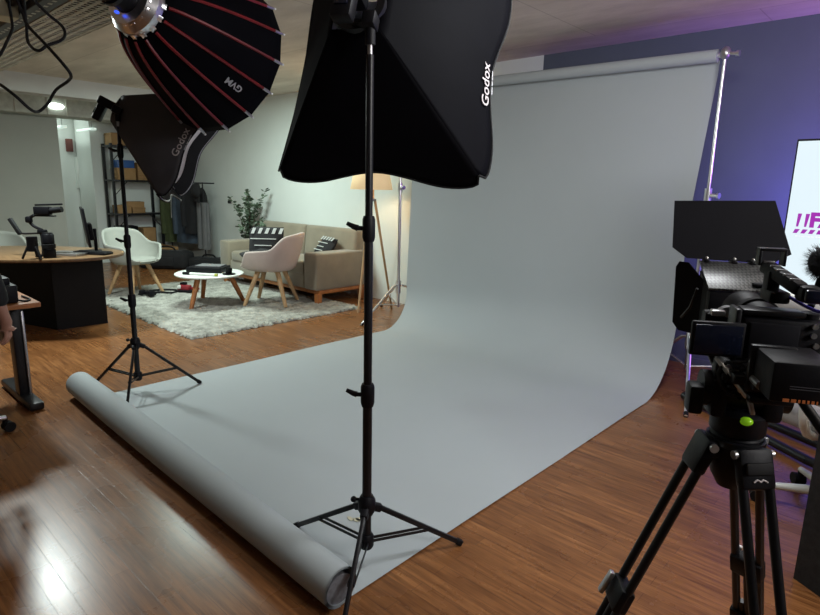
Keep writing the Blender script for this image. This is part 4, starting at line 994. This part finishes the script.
part('column', MB().box((mid.x, mid.y, 0.68), (0.10, 0.06, 1.30), 0.01), M_blk, t)
for p, q in (((-1.206, 4.206, 0.035), (-0.376, 3.633, 0.035)), ((-1.206, 4.206, 0.035), (-1.05, 4.28, 0.035)), ((-0.376, 3.633, 0.035), (mid.x, mid.y, 0.035)), ((-1.05, 4.28, .035), (mid.x, mid.y+0.3, 0.035)), ((mid.x, mid.y+0.3, 0.035), (mid.x, mid.y, 0.035))):
    part('base_tube', MB().tube([p, q], 0.026, 12), M_blk, t)
t = thing('black_desk', 'black desk with tall side panel at the bottom right edge', 'desk', (0.35, 2.5, 0), world=True)
part('side_panel', MB().prism([(-0.235, 2.476), (-0.20, 2.476), (-0.20, 3.10), (-0.235, 3.10)][:2]+[(0.30, 2.20), (0.28, 2.17)], 0.0, 0.70), M_charc, t)
part('desk_top', MB().prism([(-0.235, 2.476), (0.28, 2.165), (0.75, 2.9), (0.23, 3.2)], 0.70, 0.73), M_blklam, t)
part('far_panel', MB().prism([(0.21, 3.18), (0.23, 3.2), (0.75, 2.9), (0.73, 2.88)], 0.0, 0.70), M_blklam, t)

# ------------------------------------------------------------------ cinema camera rig on a video tripod
TC = Vector((-0.237, 1.178, 0)); AZ = radians(28)
t = thing('video_tripod', 'black video tripod with fluid head standing at the right', 'tripod', TC, AZ)
def camdir(deg):
    a = radians(deg); w = Vector((0.736, 0.677, 0))*cos(a)+Vector((-0.677, 0.736, 0))*sin(a)
    return Matrix.Rotation(-AZ, 3, 'Z') @ w
SPZ = 0.975
part('bowl', MB().lathe([(0.022, SPZ-0.075), (0.036, SPZ-0.05), (0.045, SPZ-0.01), (0.045, SPZ+0.03), (0.04, SPZ+0.035)], seg=30), M_blkp, t)
part('bowl_ring', MB().lathe([(0.046, SPZ+0.012), (0.051, SPZ+0.014), (0.051, SPZ+0.026), (0.046, SPZ+0.028)], seg=30, caps=False), M_blk, t, solid=0.003)
for nm, ang in (('a', 175), ('b', 40), ('c', -85)):
    d = camdir(ang); n = Vector((-d.y, d.x, 0)); h = d*0.052+Vector((0, 0, SPZ+0.012)); ft = d*0.42+Vector((0, 0, 0.0)); ld = (ft-h).normalized(); L_ = (ft-h).length
    sh_ = part('leg_shoulder', MB().obox(d*0.03+Vector((0, 0, SPZ+0.012)), h+ld*0.02, 0.056, 0.036, 0.010).obox(h-ld*0.012, h+ld*0.062, 0.066, 0.026, 0.009), M_blkp, t)
    part('hinge_bolt', MB().tube([h+n*0.038, h-n*0.038], 0.008, 14), M_alu, sh_)
    if nm == 'c':
        X_, Y_, Z_ = n*-1, ld*-1, None; out = X_.cross(Y_)
        if out.dot(d) < 0: X_ = -X_; out = X_.cross(Y_)
        fr = frame(h+ld*0.046+out*0.0145, X_, Y_, out)
        part('maker_mark', MB().tube([fr @ Vector(p) for p in bez([(-.013, -.001, 0), (-.006, .003, 0), (.0, .0, 0), (.005, .003, 0), (.013, -.0015, 0)], 5)], 0.0017, 6), M_ink, sh_, label='white maker mark')
        part('pad', MB().box((0, 0.022, 0), (0.05, 0.022, 0.008), 0.003, M=fr), M_rub, sh_)
    leg = part('leg', MB().tube([h+n*0.025+ld*0.05, h+n*0.025+ld*L_*0.52], 0.0085, 12).tube([h-n*0.025+ld*0.05, h-n*0.025+ld*L_*0.52], 0.0085, 12), M_blk, t)
    part('lower_tube', MB().tube([h+ld*L_*0.34, ft-ld*0.02], 0.0085, 12).tube([h+n*0.013+ld*L_*0.47, ft+n*0.008-ld*.02], 0.007, 10), M_blk, leg)
    cl = part('leg_clamp', MB().obox(h+ld*L_*0.325, h+ld*L_*0.375, 0.066, 0.030, 0.006), M_blkp, leg)
    part('lock_lever', MB().obox(h+n*0.026*(1 if nm == 'a' else -1)*-1+ld*(L_*0.318)+d*0.022, h+n*0.026*(-1 if nm == 'a' else 1)+ld*(L_*0.318+0.052)+d*0.026, 0.016, 0.010, 0.003), M_alu, cl)
    part('lower_clamp', MB().obox(h+ld*L_*0.50, h+ld*L_*0.545, 0.075, 0.028, 0.006), M_blkp, leg)
    part('rubber_foot', MB().sph(tuple(ft+Vector((0, 0, 0.018))), (0.02, 0.02, 0.018), 12), M_rub, leg)
# fluid head
hb = part('head_base', MB().lathe([(0.044, SPZ+0.035), (0.048, SPZ+0.04), (0.048, SPZ+0.075), (0.04, SPZ+0.08)], seg=28), M_blkp, t)
part('bubble_level', MB().sph((-0.0, -0.044, SPZ+0.072), (0.012, 0.010, 0.008), 12), M_yel, hb)
part('head_arm', MB().box((0.045, 0, SPZ+0.105), (0.036, 0.07, 0.075), 0.01), M_blkp, t)
part('head_arm', MB().box((-0.045, 0, SPZ+0.105), (0.030, 0.07, 0.075), 0.01), M_blkp, t)
part('tilt_drum', MB().tube([(-0.072, 0, SPZ+0.115), (0.075, 0, SPZ+0.115)], 0.034, 24), M_blkp, t)
part('drag_knob', MB().box((-0.085, -0.02, SPZ+0.10), (0.026, 0.042, 0.055), 0.006), M_blkp, t)
part('top_plate', MB().box((0, 0.01, SPZ+0.155), (0.075, 0.16, 0.018), 0.004), M_blk, t)
ph_ = part('pan_handle', MB().tube(bez([(0.07, -0.005, SPZ+0.115), (0.090, -0.010, SPZ+0.115), (0.105, -0.025, SPZ+0.095), (0.135, -0.07, SPZ+0.055), (0.20, -0.15, SPZ+0.015), (0.28, -0.26, SPZ-0.03)], 6), 0.009, 12), M_blk, t)
part('grip', MB().tube([(0.20, -0.15, SPZ+0.015), (0.28, -0.26, SPZ-0.03)], 0.015, 14), M_rub, ph_)

RIGZ = SPZ+0.160
t = thing('cinema_camera', 'black camera rig with matte box and battery on the video tripod', 'camera', (TC.x+0.0177, TC.y+0.0094, RIGZ-0.014), AZ)
cx, cz = 0.024, 0.076
part('base_plate', MB().box((0.01, 0.03, 0.012), (0.09, 0.26, 0.022), 0.004), M_blk, t)
for sx in (-0.03, 0.03): part('rail_rod', MB().tube([(sx, -0.12, 0.018), (sx, 0.34, 0.018)], 0.0075, 12), M_steel, t)
bd = part('camera_body', MB().box((cx, 0.01, cz-0.003), (0.130, 0.062, 0.080), 0.010).box((cx+0.052, 0.035, cz-0.004), (0.034, 0.03, 0.08), 0.012), M_blkp, t)
part('rear_panel', MB().box((cx-0.015, -0.024, cz-0.002), (0.080, 0.006, 0.062), 0.003), M_flag, bd)
for bx, bz in ((0.050, 0.028), (0.050, 0.012), (0.056, -0.006), (0.046, -0.022), (0.056, -0.03)):
    part('button', MB().tube([(cx+bx-0.003, -0.020, cz+bz), (cx+bx-0.003, -0.026, cz+bz)], 0.005, 10), M_steel, bd)
part('mode_dial', MB().lathe([(0.016, cz+0.036), (0.017, cz+0.047), (0.014, cz+0.049)], T(cx+0.045, 0.005, 0), 18), M_blkp, bd)
part('grip', MB().box((cx+0.060, 0.018, cz-0.002), (0.028, 0.075, 0.078), 0.013, seg=3), M_rub, bd)
part('cage', MB().box((cx-0.016, 0.005, cz+0.045), (0.100, 0.045, 0.010), 0.003).box((cx-0.073, 0.005, cz), (0.010, 0.05, 0.10), 0.003).box((cx, 0.005, cz-0.052), (0.13, 0.06, 0.010), 0.003), M_blk, t)
fs = part('flip_screen', MB().box((-0.083, -0.02, cz-0.006), (0.090, 0.010, 0.064), 0.003, M=T(0, 0, 0, radians(4))), M_blkp, t)
part('display', MB().box((-0.083, -0.027, cz-0.006), (0.080, 0.003, 0.054), 0.001, M=T(0, 0, 0, radians(4))), M_glassblk, fs)
# lens
LYc = 0.04; lz = 0.083; lx = 0.020
FL = frame((lx, LYc, lz), (1, 0, 0), (0, 0, -1), (0, 1, 0))
ln = part('lens', MB().lathe([(0.030, 0), (0.036, 0.008), (0.036, 0.04), (0.040, 0.045), (0.040, 0.12), (0.044, 0.125), (0.044, 0.165), (0.036, 0.167), (0.0, 0.158)], FL, 32), M_blkp, t)
part('focus_gear', MB().lathe([(0.0405, 0.065), (0.0445, 0.067), (0.0445, 0.085), (0.0405, 0.087)], FL, 48, caps=False), M_rub, ln, solid=0.002)
part('front_glass', MB().lathe([(0.036, 0.160), (0.02, 0.164), (0, 0.166)], FL, 24), M_lens, ln)
ff = part('follow_focus', MB().box((-0.055, 0.125, 0.055), (0.035, 0.045, 0.075), 0.006).tube([(-0.075, 0.12, 0.08), (-0.03, 0.12, 0.08)], 0.016, 18), M_blkp, t)
part('gear', MB().tube([(-0.032, 0.105, 0.085), (-0.032, 0.125, 0.085)], 0.022, 24), M_alu, ff)
part('clamp_screw', MB().tube([(-0.055, 0.10, 0.06), (-0.055, 0.075, 0.06)], 0.008, 12), M_alu, ff)
part('cover_plate', MB().box((-0.055, 0.10, 0.095), (0.026, 0.02, 0.012), 0.003), M_alu, ff)
# matte box: hood, flags
mbx = part('matte_box', MB().box((lx, 0.262, lz-0.012), (0.120, 0.03, 0.086), 0.005), M_blkp, t)
HY = 0.275
hood = MB()
a4 = [(-0.052, -0.052), (0.052, -0.052), (0.052, 0.03), (-0.052, 0.03)]; b4 = [(-0.060, -0.066), (0.070, -0.066), (0.070, 0.062), (-0.060, 0.062)]
def hoodpt(k, y): 
    a, b = Vector(a4[k % 4]), Vector(b4[k % 4]); q = a.lerp(b, y); return Vector((lx+q.x, HY+0.09*y, lz+q.y))
hd = MB()
for k in range(4):
    hd.grid(lambda u, v: hoodpt(k, v).lerp(hoodpt(k+1, v), u), 2, 2)
part('hood', hd, M_blkp, mbx, 0, solid=0.003)
part('carbon_plate', MB().box((0, 0, 0), (0.142, 0.135, 0.005), 0.001, M=T(lx+0.008, 0.31, 0.143, 0, radians(20.5))), M_carbon, mbx, label='woven carbon top plate')
fl = MB(); 
pf = [(-0.105, 0.0), (0.105, 0.0), (0.118, 0.012), (0.098, 0.115), (-0.098, 0.115), (-0.118, 0.095), (-0.118, 0.012)]
part('top_flag', MB().prism([(-0.088, 0.0), (0.098, -0.004), (0.138, 0.02), (0.096, 0.146), (-0.125, 0.140), (-0.122, 0.025)], -0.0015, 0.0015, M=frame((lx, HY+0.115, lz+0.088), (1, 0, 0), (0, 0.22, 0.975), (0, -0.975, 0.22))), M_flag, mbx)
for xx in (-0.048, 0.012, 0.052):
    part('flag_hinge', MB().box((lx+xx, HY+0.100, lz+0.086), (0.012, 0.030, 0.008), 0.002), M_blk, mbx)
    part('hinge_screw', MB().sph((lx+xx, HY+0.092, lz+0.093), 0.004, 8), M_alu, mbx)
part('plate_label', MB().box((lx+0.045, 0.262, 0.133), (0.034, 0.022, 0.006), 0.002, M=None), M_flag, mbx)
part('side_flag', MB().prism([(0.0, -0.085), (0.062, -0.085), (0.080, -0.068), (0.088, 0.07), (0.080, 0.084), (0.055, 0.084), (0.0, 0.036)], -0.0015, 0.0015, M=frame((lx-0.048, 0.325, lz-0.004), (-0.70, 0.714, 0), (0, 0, 1), (0.714, 0.70, 0))), M_flag, mbx)
part('flag_bracket', MB().tube([(lx-0.078, HY+0.01, lz+0.03), (lx-0.085, HY+0.03, lz-0.02), (lx-0.095, HY+0.06, lz-0.05)], 0.0028, 8), M_blk, mbx)
part('rod_clamp', MB().box((0.0, 0.262, 0.022), (0.085, 0.03, 0.022), 0.004), M_blkp, mbx)
# top handle and viewfinder pad
hh = part('top_handle', MB().box((0.025, 0.05, cz+0.068), (0.035, 0.06, 0.022), 0.005).obox((0.012, 0.085, 0.196), (0.046, -0.010, 0.166), 0.024, 0.024, 0.006).box((0.020, 0.062, 0.165), (0.022, 0.03, 0.05), 0.004), M_blkp, t)
for q in range(5): part('grip_rib', MB().box((0.014+q*0.006, 0.07-q*0.017, 0.204-q*0.0055), (0.018, 0.004, 0.004), 0.001), M_steel, hh)
part('cold_shoe', MB().box((0.000, 0.088, 0.212), (0.005, 0.024, 0.032), 0.001).box((0.042, 0.088, 0.212), (0.005, 0.024, 0.032), 0.001).box((0.021, 0.088, 0.226), (0.047, 0.024, 0.006), 0.001), M_blk, hh)
part('viewfinder', MB().box((0.056, -0.012, 0.160), (0.034, 0.034, 0.030), 0.008), M_blkp, hh)
part('eyepiece', MB().box((0.058, -0.032, 0.158), (0.028, 0.010, 0.024), 0.004), M_glassblk, hh)
part('blue_lead', MB().tube(bez([(cx+0.01, 0.03, cz+0.075), (cx+0.035, 0.0, cz+0.06), (cx+0.055, -0.02, cz+0.055), (cx+0.045, -0.03, cz+0.075)], 5), 0.003, 6), mat('blue_cable', (0.05, 0.04, 0.30), 0.4), t)
# small fittings between the camera and the head
part('cheese_plate', MB().box((0.0, -0.01, -0.018), (0.07, 0.16, 0.012), 0.003), M_blk, t)
for k_, (kx, ky, kz) in enumerate(((-0.052, 0.02, -0.010), (-0.050, -0.04, 0.004), (-0.066, 0.05, 0.028))):
    part('clamp_knob', MB().tube([(kx+0.012, ky, kz), (kx-0.012, ky, kz)], 0.011, 16).tube([(kx-0.012, ky, kz), (kx-0.018, ky, kz)], 0.006, 10), M_blkp if k_ else M_orange, t)
for kx, ky, kz in ((-0.040, -0.052, -0.012), (-0.058, -0.03, 0.02), (-0.03, -0.06, 0.012), (-0.07, 0.0, 0.028)):
    part('bolt_head', MB().tube([(kx, ky, kz), (kx, ky-0.008, kz)], 0.0055, 12), M_alu, t)
part('rod_bracket', MB().box((-0.045, -0.01, 0.018), (0.05, 0.03, 0.028), 0.005).box((-0.07, -0.01, 0.006), (0.014, 0.03, 0.05), 0.004), M_blkp, t)
part('side_arm', MB().obox((-0.085, 0.01, 0.045), (-0.04, 0.01, -0.045), 0.020, 0.014, 0.004), M_blkp, t)
part('coiled_lead', MB().tube([(-0.045+0.012*cos(a_*0.9), -0.045+0.012*sin(a_*0.9), -0.035+a_*0.0022) for a_ in range(36)], 0.0028, 6), M_rub, t)
# battery at the rear
bt = part('battery', MB().box((0.014, -0.110, 0.041), (0.092, 0.115, 0.066), 0.005), M_blkp, t, label='boxy black rear battery')
part('battery_plate', MB().box((-0.005, -0.075, 0.035), (0.07, 0.014, 0.085), 0.003), M_blk, t)
part('printed_text', MB().marks([.009, .007, .003, .004, .003, .004, .002], 0.005, 0.0008, 0.0028, frame((0.012, -0.1682, 0.013), (1, 0, 0), (0, 0, 1), (0, -1, 0))), M_orangeink, bt, 0, label='orange printed text')
part('fine_print', MB().box((0.02, -0.1678, 0.036), (0.05, 0.001, 0.0012)).box((0.02, -0.1678, 0.032), (0.05, 0.001, 0.0012)), M_dimink, bt, 0)
part('battery_latch', MB().box((0.095, -0.12, -0.004), (0.03, 0.05, 0.012), 0.004), M_alu, bt)
part('support_bracket', MB().obox((-0.075, -0.02, 0.035), (-0.03, -0.07, -0.02), 0.014, 0.008, 0.002).obox((-0.03, -0.07, -0.02), (-0.02, -0.07, -0.05), 0.012, 0.008, 0.002), M_alu, t)
part('cable_loop', MB().tube(bez([(-0.06, -0.03, 0.03), (-0.075, -0.04, 0.01), (-0.06, -0.05, -0.02), (-0.04, -0.05, -0.01), (-0.03, -0.05, 0.03)], 6), 0.003, 8), M_rub, t)
# furry microphone
mcc = Vector((0.118, 0.08, 0.205))
mw = MB(); mw.sph(tuple(mcc), (0.031, 0.062, 0.029), 18)
rn = random.Random(3)
for k in range(1500):
    d = Vector((rn.gauss(0, 1), rn.gauss(0, 1), rn.gauss(0, 1))).normalized(); p = mcc+Vector((d.x*0.029, d.y*0.060, d.z*0.027))
    x, y, z = basis(d); e = (d+Vector((rn.uniform(-.4, .4), rn.uniform(-.4, .4), rn.uniform(-.6, .2)))).normalized()*rn.uniform(.010, .020)
    mw.tri(p+x*0.0018, p-x*0.0018, p+e)
mo = part('microphone', MB().tube([mcc+Vector((0, -0.09, 0)), mcc+Vector((0, -0.05, 0))], 0.010, 12).tube([mcc+Vector((-0.012, 0.0, -0.03)), (cx+0.055, 0.03, cz+0.055)], 0.006, 8), M_blkp, t)
part('windscreen', mw, M_fur, mo, 0, label='furry black windscreen')
